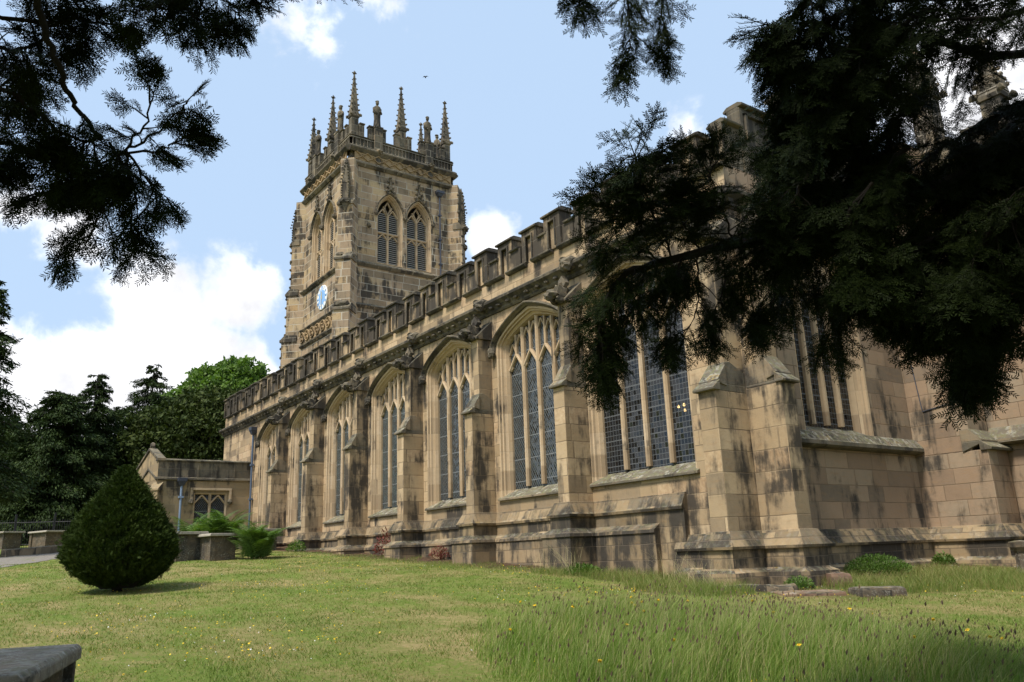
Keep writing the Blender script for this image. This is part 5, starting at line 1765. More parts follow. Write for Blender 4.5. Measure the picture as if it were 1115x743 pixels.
# right-hand yew
tb = (15.51, -7.42)
ry = tag(empty('yew_tree', (tb[0], tb[1], gz(*tb))), 'big dark overhanging yew filling the upper right, its boughs hanging before the church', 'tree')
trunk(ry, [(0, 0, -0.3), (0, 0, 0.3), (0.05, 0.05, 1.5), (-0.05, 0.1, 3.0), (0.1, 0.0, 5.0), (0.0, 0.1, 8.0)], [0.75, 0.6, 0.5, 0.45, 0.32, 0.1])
Y = Yew(21)
RB = [
    ([(14.71, -4.61, 3.33), (13.64, -6.12, 3.00), (13.05, -6.94, 2.62), (12.57, -7.64, 2.30), (12.24, -8.33, 2.03), (11.95, -9.00, 1.84), (11.70, -9.46, 1.72), (11.59, -9.73, 1.59), (11.45, -9.81, 1.31), (11.39, -9.78, 1.08)], 0.07, 0.006, 10.92, 0.3696, 0.8, 0.25, 0.945, 0, 1),
    ([(11.75, -9.39, 1.72), (11.81, -9.59, 1.95), (11.88, -9.73, 2.07), (11.95, -9.87, 2.21), (11.95, -9.89, 2.27)], 0.008, 0.002, 37.5, 0.26, 0.35, 0.05, 0.95, 0.1, 1.1),
    ([(11.80, -9.60, 1.95), (11.74, -9.87, 1.96), (11.68, -9.97, 2.01)], 0.006, 0.002, 20, 0.2, 0.4, 0.05, 1, 0, 1),
    ([(11.95, -9.00, 1.83), (12.02, -9.18, 2.06), (12.08, -9.33, 2.20), (12.11, -9.35, 2.33)], 0.008, 0.002, 30, 0.22, 0.35, 0.05, 0.95, 0.1, 1.1),
    ([(11.82, -9.14, 1.77), (11.85, -9.37, 1.95), (11.86, -9.42, 2.13)], 0.008, 0.002, 20, 0.2, 0.4, 0.05, 1, 0, 1),
    ([(11.70, -9.46, 1.72), (11.70, -9.67, 1.78), (11.62, -9.80, 1.83), (11.57, -9.87, 1.83)], 0.008, 0.002, 15.12, 0.1936, 0.6, 0.05, 0.9, 0, 1),
    ([(11.62, -9.55, 1.66), (11.62, -9.63, 1.44), (11.51, -9.70, 1.27), (11.45, -9.76, 1.23)], 0.008, 0.002, 12.6, 0.1672, 0.7, 0.05, 0.855, 0, 1),
    ([(11.77, -9.36, 1.72), (11.72, -9.34, 1.52), (11.73, -9.42, 1.32), (11.67, -9.45, 1.21)], 0.008, 0.002, 11.76, 0.1672, 0.8, 0.05, 0.855, 0, 1),
    ([(11.79, -9.19, 1.78), (11.73, -9.16, 1.54), (11.74, -9.24, 1.34), (11.62, -9.32, 1.17)], 0.008, 0.002, 11.76, 0.1672, 0.8, 0.05, 0.855, 0, 1),
    ([(11.90, -9.04, 1.80), (11.85, -9.02, 1.60), (11.84, -9.12, 1.40), (11.79, -9.14, 1.26)], 0.008, 0.002, 12.6, 0.1672, 0.8, 0.05, 0.855, 0, 1),
    ([(11.97, -8.82, 1.89), (11.98, -8.87, 1.65), (11.90, -8.91, 1.48), (11.89, -8.87, 1.40)], 0.01, 0.003, 18.48, 0.2112, 0.8, 0.05, 0.9, 0, 1),
    ([(11.52, -9.41, 1.83), (11.59, -9.26, 1.71), (11.50, -9.33, 1.60)], 0.008, 0.002, 15.12, 0.2112, 0.7, 0.05, 0.9, 0, 1.1),
    ([(11.70, -8.84, 1.88), (11.59, -8.97, 1.83), (11.51, -9.04, 1.78)], 0.008, 0.002, 15.12, 0.2288, 0.7, 0.05, 0.9, 0, 1.1),
    ([(12.04, -8.59, 1.98), (12.02, -8.65, 1.67), (11.95, -8.66, 1.49), (11.89, -8.69, 1.37), (11.88, -8.69, 1.33)], 0.01, 0.003, 11.76, 0.2112, 0.8, 0.05, 0.9, 0, 1),
    ([(12.10, -8.35, 2.04), (12.08, -8.41, 1.70), (12.01, -8.49, 1.68), (11.98, -8.50, 1.63)], 0.01, 0.003, 12, 0.24, 0.8, 0.05, 1, 0, 1),
    ([(12.18, -8.25, 2.07), (12.14, -8.18, 1.78), (12.09, -8.16, 1.60), (12.03, -8.14, 1.39), (12.01, -8.12, 1.27)], 0.01, 0.003, 13, 0.22, 0.9, 0.05, 1, 0, 1),
    ([(12.20, -8.05, 2.07), (12.22, -7.91, 1.82), (12.23, -7.82, 1.66), (12.24, -7.73, 1.50)], 0.01, 0.003, 15, 0.26, 0.9, 0.05, 1, 0, 1),
    ([(13.26, -9.28, 4.53), (12.74, -9.77, 4.01), (12.36, -10.08, 3.53), (12.23, -10.11, 3.21), (12.18, -10.07, 2.96), (12.12, -10.07, 2.78)], 0.016, 0.002, 11, 0.13, 0.8, 0.45, 0.8, 0, 0.7),
    ([(13.20, -9.19, 4.52), (12.74, -9.60, 4.03), (12.42, -9.85, 3.60), (12.30, -9.87, 3.27), (12.25, -9.85, 3.07), (12.20, -9.83, 2.87)], 0.014, 0.002, 10, 0.1, 0.9, 0.45, 0.75, 0, 0.6),
    ([(13.26, -9.28, 4.53), (12.69, -9.87, 4.07), (12.23, -10.26, 3.54), (12.11, -10.32, 3.30), (12.05, -10.34, 3.16)], 0.012, 0.002, 9, 0.12, 0.9, 0.5, 0.8, 0, 0.8),
    ([(14.89, -4.44, 4.28), (13.83, -6.02, 4.14), (13.26, -6.88, 3.90), (12.78, -7.83, 3.74), (12.50, -8.31, 3.56), (12.33, -8.58, 3.25), (12.21, -8.61, 2.97)], 0.05, 0.006, 13.44, 0.4048, 0.8, 0.25, 0.99, 0, 1),
    ([(14.73, -3.81, 3.96), (13.62, -5.49, 3.90), (12.94, -6.50, 3.65), (12.63, -7.31, 3.70), (12.38, -7.87, 3.40), (12.15, -8.20, 3.03), (12.00, -8.45, 2.72)], 0.05, 0.006, 14, 0.46, 0.8, 0.35, 1.1, 0, 1),
    ([(14.68, -5.63, 4.69), (13.60, -6.97, 4.36), (12.99, -7.86, 4.06), (12.62, -8.40, 3.75), (12.43, -8.71, 3.45), (12.35, -8.77, 3.32)], 0.04, 0.005, 16, 0.42, 0.8, 0.25, 1.1, 0, 1),
    ([(12.56, -7.80, 3.41), (12.41, -8.02, 3.03), (12.24, -8.26, 2.66), (12.12, -8.47, 2.36), (12.05, -8.64, 2.14)], 0.02, 0.005, 21.84, 0.3696, 0.8, 0, 0.99, 0, 1.1),
    ([(12.34, -7.73, 3.73), (12.18, -7.95, 3.33), (12.04, -8.17, 3.01), (11.93, -8.32, 2.63)], 0.02, 0.005, 26, 0.4, 0.8, 0, 1.1, 0, 1.1),
    ([(12.53, -7.26, 3.29), (12.32, -7.54, 2.90), (12.16, -7.80, 2.59), (12.01, -8.05, 2.29)], 0.02, 0.005, 26, 0.46, 0.8, 0, 1.1, 0, 1.1),
    ([(12.74, -8.02, 2.50), (12.54, -8.19, 2.26), (12.36, -8.39, 2.14), (12.19, -8.58, 2.03)], 0.02, 0.005, 26, 0.42, 0.8, 0, 1.1, 0, 1.1),
    ([(12.35, -7.44, 3.92), (12.17, -7.60, 3.71), (12.00, -7.76, 3.57), (11.87, -7.86, 3.36)], 0.02, 0.005, 26, 0.4, 0.8, 0, 1.1, 0, 1.1),
    ([(13.04, -8.03, 3.41), (12.81, -8.26, 3.24), (12.62, -8.45, 3.06), (12.49, -8.52, 2.82), (12.35, -8.59, 2.58)], 0.02, 0.005, 24, 0.42, 0.8, 0, 1.1, 0, 1.1),
    ([(14.61, -5.10, 2.53), (13.61, -6.52, 2.23), (13.11, -7.32, 2.07), (12.84, -7.79, 1.90), (12.62, -8.02, 1.74), (12.45, -8.21, 1.64)], 0.05, 0.006, 18, 0.42, 0.8, 0.3, 1.1, 0, 1),
    ([(14.56, -5.34, 2.13), (13.55, -6.59, 1.82), (13.06, -7.34, 1.57), (12.89, -7.69, 1.44), (12.77, -7.76, 1.22), (12.71, -7.74, 1.02)], 0.045, 0.005, 18, 0.36, 0.9, 0.3, 1.05, 0, 1),
    ([(12.90, -7.68, 1.83), (12.85, -7.80, 1.57), (12.74, -7.88, 1.40), (12.64, -7.96, 1.27)], 0.014, 0.003, 24, 0.34, 0.9, 0, 1.05, 0, 1),
    ([(12.97, -7.66, 1.61), (12.90, -7.66, 1.38), (12.81, -7.68, 1.16), (12.74, -7.69, 0.99)], 0.014, 0.003, 22, 0.26, 0.9, 0, 1.05, 0, 1),
    ([(12.69, -7.84, 1.94), (12.59, -7.87, 1.70), (12.51, -7.90, 1.53), (12.47, -7.91, 1.42)], 0.014, 0.003, 24, 0.32, 0.9, 0, 1.05, 0, 1),
    ([(13.35, -6.26, 2.79), (12.95, -6.72, 2.61), (12.68, -7.01, 2.42), (12.47, -7.21, 2.23), (12.27, -7.43, 2.10)], 0.03, 0.005, 24, 0.46, 0.8, 0.1, 1.1, 0, 1.1),
    ([(13.34, -5.87, 3.49), (12.93, -6.36, 3.29), (12.64, -6.67, 3.09), (12.41, -7.04, 2.84), (12.24, -7.35, 2.60)], 0.03, 0.005, 20, 0.42, 0.8, 0.15, 1.1, 0, 1.1),
    ([(13.96, -6.81, 3.54), (13.56, -7.31, 3.44), (13.32, -7.61, 3.33), (13.17, -7.81, 3.34), (13.01, -8.02, 3.32)], 0.03, 0.005, 15, 0.3, 0.8, 0.2, 1, 0, 1),
    ([(14.03, -6.93, 2.47), (13.54, -7.46, 2.15), (13.25, -7.77, 1.95), (13.00, -7.97, 1.62), (12.91, -8.02, 1.46)], 0.03, 0.005, 24, 0.38, 0.9, 0.2, 1.1, 0, 1.1),
    ([(13.94, -6.00, 3.27), (13.39, -6.63, 2.97), (13.08, -7.00, 2.85), (12.89, -7.17, 2.63), (12.72, -7.34, 2.47)], 0.03, 0.005, 22, 0.4, 0.9, 0.2, 1.1, 0, 1.1),
    ([(12.68, -8.47, 2.13), (12.53, -8.58, 1.91), (12.51, -8.51, 1.68), (12.53, -8.42, 1.57)], 0.014, 0.004, 26, 0.36, 0.9, 0, 1.1, 0, 1.1),
    ([(12.40, -8.73, 2.25), (12.26, -8.83, 2.02), (12.16, -8.88, 1.84), (12.03, -8.99, 1.67)], 0.014, 0.004, 20.16, 0.2992, 0.9, 0, 0.99, 0, 1.1),
    ([(12.82, -6.56, 2.24), (12.67, -6.68, 2.05), (12.60, -6.69, 1.85), (12.63, -6.58, 1.72)], 0.014, 0.004, 16, 0.3, 0.9, 0, 1.1, 0, 1),
    ([(12.82, -6.99, 1.23), (12.75, -7.07, 1.18), (12.70, -7.12, 1.16)], 0.01, 0.004, 16, 0.22, 0.9, 0, 1, 0, 1),
]
for i, (pts, r0, r1, per, bl, dr, st, s, lift, spread) in enumerate(RB):
    if in_frame_start(pts[0]): Y.connect(tb, gz(*tb) + 3.2 + 2.6 * ((i * 0.618) % 1), pts, r0)
    Y.bough(pts, r0, r1, per, bl, dr, st, s, lift, spread)
tz = gz(*tb)
lob = [((tb[0], tb[1], tz + 6.0), (4.2, 4.2, 3.0)), ((tb[0] + 1.5, tb[1] - 1.5, tz + 5.0), (3.6, 3.6, 2.6)), ((tb[0] - 1.0, tb[1] - 2.5, tz + 5.5), (3.4, 3.4, 2.2)), ((tb[0] + 1.8, tb[1] + 2.0, tz + 4.6), (3.2, 3.2, 2.5)), ((tb[0], tb[1], tz + 8.6), (2.4, 2.4, 2.0)), ((tb[0] + 0.6, tb[1] + 0.4, tz + 3.6), (3.4, 3.4, 1.8))]
print('right sprays', Y.finish(ry, crown_mass(Y.R, 8000, lob, 1.0, 1.6, out_of_frame)))

# left-hand yew
tb = (11.57, -16.29)
ly = tag(empty('yew_tree', (tb[0], tb[1], gz(*tb))), 'nearer yew reaching in from the upper left corner with fine needled sprays against the sky', 'tree')
trunk(ly, [(0, 0, -0.3), (0, 0, 0.4), (0.1, 0.05, 1.6), (0.05, 0.0, 3.2), (0.0, 0.1, 5.0), (0.0, 0.0, 7.5)], [0.65, 0.5, 0.42, 0.36, 0.25, 0.08])
Y = Yew(5, SPRAY_NEAR)
LB = [
    ([(11.62, -14.04, 3.00), (11.52, -13.52, 2.73), (11.43, -13.18, 2.47), (11.32, -13.07, 2.29), (11.22, -12.97, 2.14), (11.13, -12.88, 2.05), (11.15, -12.78, 1.92)], 0.022, 0.01, 2.7, 0.15, 0.3, 0.5, 0.8, 0, 1),
    ([(11.21, -12.68, 1.86), (11.29, -12.62, 1.98), (11.40, -12.62, 2.10), (11.44, -12.69, 2.20)], 0.007, 0.002, 16.8, 0.09, 0.1, 0.1, 0.75, 0.1, 1),
    ([(11.21, -12.68, 1.86), (11.32, -12.56, 1.94), (11.42, -12.47, 2.05), (11.43, -12.47, 2.06)], 0.007, 0.002, 16.8, 0.105, 0.4, 0.1, 0.8, 0, 1),
    ([(11.21, -12.68, 1.86), (11.32, -12.53, 1.87), (11.32, -12.46, 1.91), (11.35, -12.43, 1.95)], 0.007, 0.002, 16.8, 0.1125, 0.5, 0.1, 0.8, 0, 1),
    ([(11.21, -12.68, 1.86), (11.25, -12.57, 1.72), (11.26, -12.52, 1.65), (11.28, -12.48, 1.63)], 0.007, 0.002, 18.9, 0.12, 0.5, 0.05, 0.8, 0, 1),
    ([(11.21, -12.68, 1.86), (11.19, -12.61, 1.65), (11.14, -12.61, 1.50), (11.14, -12.56, 1.36)], 0.007, 0.002, 18.9, 0.1275, 0.6, 0.05, 0.8, 0, 1),
    ([(11.21, -12.68, 1.86), (11.12, -12.71, 1.66), (11.04, -12.75, 1.50), (10.95, -12.83, 1.39)], 0.007, 0.002, 21, 0.1275, 0.6, 0.05, 0.8, 0, 1),
    ([(11.21, -12.68, 1.86), (11.05, -12.79, 1.80), (10.95, -12.88, 1.71), (10.84, -13.03, 1.69)], 0.007, 0.002, 18.9, 0.1275, 0.5, 0.05, 0.8, 0, 1),
    ([(11.18, -12.74, 1.90), (11.27, -12.71, 1.74), (11.25, -12.72, 1.67)], 0.007, 0.002, 35.7, 0.15, 0.6, 0.05, 0.8, 0, 1.2),
    ([(11.06, -12.77, 2.00), (10.96, -12.86, 1.89), (10.94, -12.84, 1.77)], 0.007, 0.002, 31.5, 0.15, 0.6, 0.05, 0.8, 0, 1.2),
    ([(11.05, -13.79, 2.27), (11.16, -13.36, 2.04), (11.19, -13.14, 2.02), (11.15, -12.97, 1.92), (11.13, -12.80, 1.89)], 0.016, 0.006, 16.8, 0.165, 0.5, 0.2, 0.85, 0, 1),
    ([(10.96, -13.74, 1.88), (11.10, -13.33, 1.80), (11.11, -13.15, 1.81), (11.09, -12.99, 1.79), (11.12, -12.92, 1.74)], 0.014, 0.005, 21, 0.165, 0.5, 0.2, 0.85, 0, 1),
    ([(10.31, -13.86, 2.49), (10.68, -13.36, 2.52), (10.81, -13.16, 2.48), (10.82, -13.04, 2.65), (10.88, -13.01, 2.76)], 0.014, 0.004, 21, 0.165, 0.5, 0.2, 0.85, 0, 1),
    ([(10.37, -13.89, 2.75), (10.72, -13.38, 2.68), (10.90, -13.10, 2.62), (10.92, -12.94, 2.70), (10.99, -12.83, 2.67), (11.03, -12.76, 2.66)], 0.014, 0.004, 12.24, 0.15, 0.5, 0.2, 0.85, 0, 1),
    ([(10.42, -13.77, 1.84), (10.67, -13.43, 1.89), (10.80, -13.24, 1.83), (10.85, -13.16, 1.80)], 0.012, 0.004, 23.1, 0.165, 0.5, 0.2, 0.85, 0, 1),
    ([(10.38, -13.71, 3.17), (10.64, -13.29, 3.00), (10.79, -13.03, 2.90), (10.86, -12.90, 2.84), (10.83, -12.87, 2.69), (10.81, -12.86, 2.59)], 0.012, 0.003, 10.71, 0.135, 0.6, 0.2, 0.85, 0, 1),
    ([(9.79, -13.89, 2.54), (10.11, -13.41, 2.44), (10.37, -13.12, 2.60), (10.37, -13.06, 2.46)], 0.012, 0.004, 21, 0.165, 0.5, 0.2, 0.85, 0, 1),
    ([(11.07, -13.19, 3.36), (11.20, -12.83, 2.93), (11.31, -12.59, 2.73), (11.38, -12.45, 2.64), (11.36, -12.40, 2.49)], 0.01, 0.002, 8.415, 0.105, 0.6, 0.25, 0.8, 0, 1),
    ([(11.03, -13.11, 3.44), (11.28, -12.59, 3.04), (11.37, -12.36, 2.82), (11.41, -12.27, 2.74), (11.40, -12.23, 2.62)], 0.01, 0.002, 9.18, 0.1125, 0.6, 0.25, 0.8, 0, 1),
    ([(11.18, -13.04, 3.35), (11.44, -12.53, 3.01), (11.56, -12.27, 2.79), (11.58, -12.19, 2.69), (11.59, -12.17, 2.67)], 0.01, 0.002, 7.65, 0.0975, 0.5, 0.25, 0.8, 0, 1),
    ([(11.21, -13.11, 3.18), (11.34, -12.76, 2.81), (11.40, -12.60, 2.64), (11.36, -12.64, 2.62), (11.30, -12.71, 2.60)], 0.008, 0.002, 7.65, 0.09, 0.6, 0.3, 0.8, 0, 1),
    ([(11.01, -13.10, 3.35), (11.31, -12.50, 2.94), (11.32, -12.41, 2.77), (11.36, -12.30, 2.65), (11.35, -12.30, 2.62)], 0.008, 0.002, 9.18, 0.105, 0.6, 0.3, 0.8, 0, 1),
    ([(11.01, -13.10, 3.35), (11.24, -12.62, 3.00), (11.28, -12.47, 2.80), (11.24, -12.51, 2.75), (11.18, -12.58, 2.71)], 0.008, 0.002, 9.18, 0.105, 0.6, 0.3, 0.8, 0, 1),
    ([(11.52, -12.57, 3.33), (11.68, -12.17, 2.97), (11.76, -11.98, 2.77), (11.83, -11.85, 2.72)], 0.01, 0.003, 7.65, 0.09, 0.5, 0.3, 0.75, 0, 1),
]
for i, (pts, r0, r1, per, bl, dr, st, s, lift, spread) in enumerate(LB):
    if in_frame_start(pts[0]): Y.connect(tb, gz(*tb) + 4.6 + 1.2 * ((i * 0.618) % 1), pts, r0)
    Y.bough(pts, r0, r1, per, bl, dr, st, s, lift, spread)
tz = gz(*tb)
lob = [((tb[0], tb[1], tz + 5.6), (3.6, 3.6, 2.6)), ((tb[0] + 1.6, tb[1] + 0.3, tz + 5.3), (3.0, 3.0, 2.0)), ((tb[0] - 1.5, tb[1] - 1.0, tz + 4.6), (3.0, 3.0, 2.4)), ((tb[0], tb[1], tz + 7.8), (2.0, 2.0, 1.6)), ((tb[0] - 0.6, tb[1] + 0.2, tz + 4.6), (3.2, 3.2, 1.3))]
print('left sprays', Y.finish(ly, crown_mass(Y.R, 6000, lob, 1.0, 1.6, out_of_frame)))

# ------------------------------------------------------------------ trees of the background
def leaf_cards(R, P, size, up_bias=0.0, aspect=0.6, dirs=None):
    n = len(P)
    rot = rand_rot(n, R) if dirs is None else frames_from(dirs, R, 0.5)
    t = np.array([[[0, -0.12 * aspect, 0], [0.45, -0.5 * aspect, 0.05], [1, 0, -0.05], [0.5, 0.5 * aspect, 0.06]]])
    return instance(t, P, rot, size * (0.6 + 0.8 * R.rand(n)))

def broad_tree(name, label, base, trunk_h, lobes, mat, n, size, seed, group=None, dens=0.55, tr=0.4, limbs=True):
    R = np.random.RandomState(seed)
    e = tag(empty(name, base), label, 'tree', group)
    Vs = []
    w = np.array([l[1][0] * l[1][2] for l in lobes]); w = w / w.sum()
    for (c, r), k in zip(lobes, (n * w).astype(int)):
        # small clumps of leaves over and inside each lobe
        m = max(12, k // 26)
        d = R.normal(size=(m, 3)); d /= np.linalg.norm(d, axis=1, keepdims=True)
        rr = dens + (1.05 - dens) * R.rand(m, 1) ** 0.6
        cc = np.array(c) + d * rr * np.array(r)
        cs = (0.10 + 0.16 * R.rand(m, 1)) * min(r)
        j = R.randint(0, m, k)
        o = R.normal(size=(k, 3)); o *= (R.rand(k, 1) ** 0.4) / np.linalg.norm(o, axis=1, keepdims=True)
        Vs.append(cc[j] + o * cs[j] * np.array([1.25, 1.25, 0.7]))
    P = np.concatenate(Vs)
    V = leaf_cards(R, P, size)
    big_mesh('crown', V, quads_of(V), M[mat], e)
    zt = max(l[0][2] for l in lobes)
    trunk(e, [(0, 0, -0.5), (0, 0, 0.4), (0.1, 0, trunk_h * 0.6), (0, 0.1, trunk_h), (0, 0, zt)], [tr * 1.4, tr * 1.1, tr * 0.9, tr * 0.7, tr * 0.15], 'bark_far')
    if limbs:
        mb = MB()
        for c, r in lobes:
            q = Vector(c)
            mb.tube([Vector((0, 0, trunk_h * 0.7)), Vector((q.x * 0.4, q.y * 0.4, trunk_h * 0.7 + (q.z - trunk_h * 0.7) * 0.6)), q], [tr * 0.45, tr * 0.3, tr * 0.1], 6)
        mb.build('limbs', M['bark_far'], e)
    return e

def conifer(name, label, base, h, rmax, mat, seed, layers=26, size=0.4, group=None, z0=0.06, droop=0.35, power=0.8, gap=1.0, tr=0.3, per=7):
    """tiers of drooping branches, sparser and ragged towards the tip"""
    R = np.random.RandomState(seed)
    e = tag(empty(name, base), label, 'tree', group)
    P, D = [], []
    mb = MB()
    for i in range(layers):
        t = z0 + (1 - z0) * (i + R.rand() * 0.6) / layers
        L0 = rmax * (1 - t) ** power + 0.15
        for k in range(per):
            a = R.rand() * 2 * math.pi
            L = L0 * (0.55 + 0.65 * R.rand())
            z = h * t + R.normal(0, 0.12)
            dx, dy = math.cos(a), math.sin(a)
            up0 = 0.25 * R.rand()
            pts = [Vector((dx * L * q, dy * L * q, z + L * (up0 * q - droop * q * q))) for q in (0, 0.35, 0.7, 1.0)]
            mb.tube(pts, [0.03 + 0.012 * L, 0.02 + 0.008 * L, 0.012, 0.006], 4)
            m = int(L * 115 * gap) + 10
            q = 0.15 + 0.85 * R.rand(m) ** 0.75
            c = np.stack([dx * L * q, dy * L * q, z + L * (up0 * q - droop * q * q)], 1)
            off = R.normal(0, 1, (m, 3)) * np.array([0.13 * L, 0.13 * L, 0.055 * L]) * (1.15 - 0.6 * q)[:, None]
            off[:, 2] -= 0.10 * R.rand(m) * L * 0.5
            P.append(c + off)
            D.append(np.stack([np.full(m, dx), np.full(m, dy), np.full(m, -0.5)], 1) + R.normal(0, 0.5, (m, 3)))
    P, D = np.concatenate(P), np.concatenate(D)
    V = leaf_cards(R, P, size * 0.42, aspect=0.30, dirs=D)
    big_mesh('crown', V, quads_of(V), M[mat], e)
    mb.build('limbs', M['bark_far'], e)
    trunk(e, [(0, 0, -0.5), (0, 0, 0.3), (0, 0, h * 0.5), (0, 0, h * 0.97)], [tr * 1.3, tr, tr * 0.6, 0.03], 'bark_far')
    return e

G_BG = 'trees behind the church'
conifer('conifer_tree', 'tall ragged conifer cut by the left edge of the picture', (-26.92, -12.03, 0.62), 12.6, 3.0, 'dark_tree', 3, 30, 0.5, G_BG, power=0.75, gap=0.9, z0=0.22)
conifer('conifer_tree', 'broad dark conifer with feathery top behind the railing', (-43.55, -6.91, 1.67), 9.6, 4.6, 'dark_tree', 8, 30, 0.55, G_BG, power=0.55, gap=1.2, z0=0.03, droop=0.3, per=9)
conifer('conifer_tree', 'slim dark conifer whose tip rises above the railing conifer', (-45.76, -4.66, 1.85), 11.3, 3.6, 'dark_tree', 12, 30, 0.5, G_BG, power=0.65, gap=1.1, z0=0.03, per=8)
conifer('conifer_tree', 'dark conifer at the far left behind the chest tombs', (-47.78, -9.30, 1.84), 8.2, 4.2, 'dark_tree', 17, 26, 0.55, G_BG, power=0.5, gap=1.2, z0=0.03, per=9)
conifer('conifer_tree', 'open-topped conifer rising just left of the round dark yew', (-46.86, -0.86, 2.01), 12.3, 4.2, 'dark_tree', 23, 30, 0.5, G_BG, power=0.6, gap=0.9, z0=0.04, per=8)
conifer('conifer_tree', 'bushy dark conifer above the clipped conical yew', (-52.48, -1.64, 2.30), 9.8, 4.0, 'dark_tree', 29, 26, 0.5, G_BG, power=0.5, gap=1.1, z0=0.03, per=9)
b_ = Vector((-42.16, 2.20, 1.84))
broad_tree('yew_tree', 'massive rounded dark yew behind the low side block', b_, 2.5, [((0, 0, 6.0), (4.2, 4.0, 3.8)), ((-2.2, -2.6, 5.2), (3.2, 3.2, 3.6)), ((1.8, 2.6, 5.6), (3.4, 3.2, 3.6)), ((0, 0, 2.8), (5.0, 5.0, 2.6)), ((1.0, 1.0, 8.2), (2.6, 2.6, 1.7)), ((-1.2, -0.8, 8.0), (2.4, 2.4, 1.6))],
           'dark_yew', 46000, 0.28, 31, G_BG, tr=0.5)
b_ = Vector((-71.18, 11.29, 2.79))
broad_tree('broadleaf_tree', 'bright green broadleaf tree crown above the dark yew', b_, 6.0, [((0, 0, 14.2), (4.0, 4.0, 3.4)), ((-2.6, -3.2, 12.6), (3.4, 3.4, 3.0)), ((2.4, 3.4, 12.8), (3.4, 3.4, 3.2)), ((0.6, 1.2, 16.6), (3.0, 3.0, 2.0)), ((-1.2, -1.6, 15.6), (2.6, 2.6, 2.0)), ((0, 0, 10.4), (5.5, 5.5, 3.0)), ((3.2, 4.6, 14.0), (2.2, 2.2, 2.0))],
           'green_tree', 52000, 0.42, 37, G_BG, dens=0.5, tr=0.5)

# ------------------------------------------------------------------ clipped conical yew on the lawn
cb_ = Vector((-4.24, -9.76, -0.57))
bu = tag(empty('topiary_yew', cb_), 'clipped conical yew bush standing alone on the lawn', 'bush')
R = np.random.RandomState(41)
n = 52000
H = 2.52
def cone_r(t):      # radius along the height, tucked in at the foot, rounded shoulders, pointed top
    return np.interp(t, [0.0, 0.04, 0.13, 0.24, 0.39, 0.56, 0.76, 0.9, 1.0], [0.40, 0.63, 0.93, 1.09, 1.05, 0.84, 0.49, 0.20, 0.01])
t = R.rand(n) ** 1.15
an = R.rand(n) * 2 * math.pi
lump_ = np.array([0.085 * noise.noise(Vector((math.cos(a) * 2.6, math.sin(a) * 2.6, q * 7))) + 0.06 * noise.noise(Vector((math.cos(a) * 7, math.sin(a) * 7, q * 18))) for a, q in zip(an, t)])
rr = (cone_r(t) + lump_) * (1 - 0.22 * R.rand(n) ** 2.0)
rr += (R.rand(n) < 0.07) * R.rand(n) * 0.13
keepm = np.array([noise.noise(Vector((math.cos(a) * 3.2, math.sin(a) * 3.2, q * 9 + 4))) for a, q in zip(an, t)])
rr = np.where(keepm < -0.18, rr * 0.90, rr)
P = np.stack([rr * np.cos(an), rr * np.sin(an), 0.12 + t * H * 0.97 + 0.03 * np.sin(an * 3)], 1)
D = np.stack([np.cos(an) * 0.8, np.sin(an) * 0.8, 0.75 + 0 * an], 1) + R.normal(0, 0.45, (n, 3))
tm = []
for i in range(5):       # a tiny tuft of needles
    for s in (-1, 1):
        a = rad(50 - 8 * i) * s
        d = np.array([math.cos(a), math.sin(a), 0.15 * (i % 2)])
        w = np.array([-d[1], d[0], 0]) * 0.0035
        p = np.array([0.012 * i, 0, 0])
        tm.append([p - w, p + w, p + d * 0.032 + w * 0.5, p + d * 0.032 - w * 0.5])
tm = np.array(tm)
V = instance(tm, P, frames_from(D, R, 1.2), 0.8 + 0.6 * R.rand(n))
big_mesh('foliage', V, quads_of(V), M['yew_bush'], bu)
core = MB()
core.lathe([(float(cone_r(q)) * 0.80 + 0.005, 0.06 + q * H * 0.97) for q in np.linspace(0, 1, 14)], (0, 0, 0), 20)
core.build('inner_twigs', M['bark'], bu)
core = MB(); core.tube([(0, 0, -0.2), (0, 0, 0.5)], [0.12, 0.09], 8); core.build('trunk', M['bark'], bu)

# ------------------------------------------------------------------ ferns and weeds
def frond(R, L):
    """one arching fern frond as quads: pinnae along a curved midrib"""
    q = []
    n = 26
    pts = []
    for i in range(n + 1):
        t = i / n
        an = rad(80) - rad(92) * t ** 1.5
        pts.append((pts[-1] + np.array([math.cos(an), 0, math.sin(an)]) * L / n) if pts else np.zeros(3))
    for i in range(2, n):
        t = i / n
        ln = L * 0.20 * math.sin(math.pi * min(1, (t * 0.92 + 0.08)) ** 0.8) + 0.01
        tg = pts[i + 1] - pts[i]; tg /= np.linalg.norm(tg)
        for s in (-1, 1):
            d = np.array([0, s, 0]) * 0.92 + tg * 0.35 + np.array([0, 0, -0.12]); d /= np.linalg.norm(d)
            w = tg * L / n * 0.40
            for k in range(3):     # lobed pinna
                a0, a1 = ln * k / 3, ln * (k + 1) / 3
                ww = w * (1 - 0.28 * k)
                q.append([pts[i] + d * a0 - ww, pts[i] + d * a0 + ww, pts[i] + d * a1 + ww * 0.6, pts[i] + d * a1 - ww * 0.6])
    for i in range(n):
        w = np.array([0, 0.006, 0])
        q.append([pts[i] - w, pts[i] + w, pts[i + 1] + w * 0.8, pts[i + 1] - w * 0.8])
    return np.array(q)

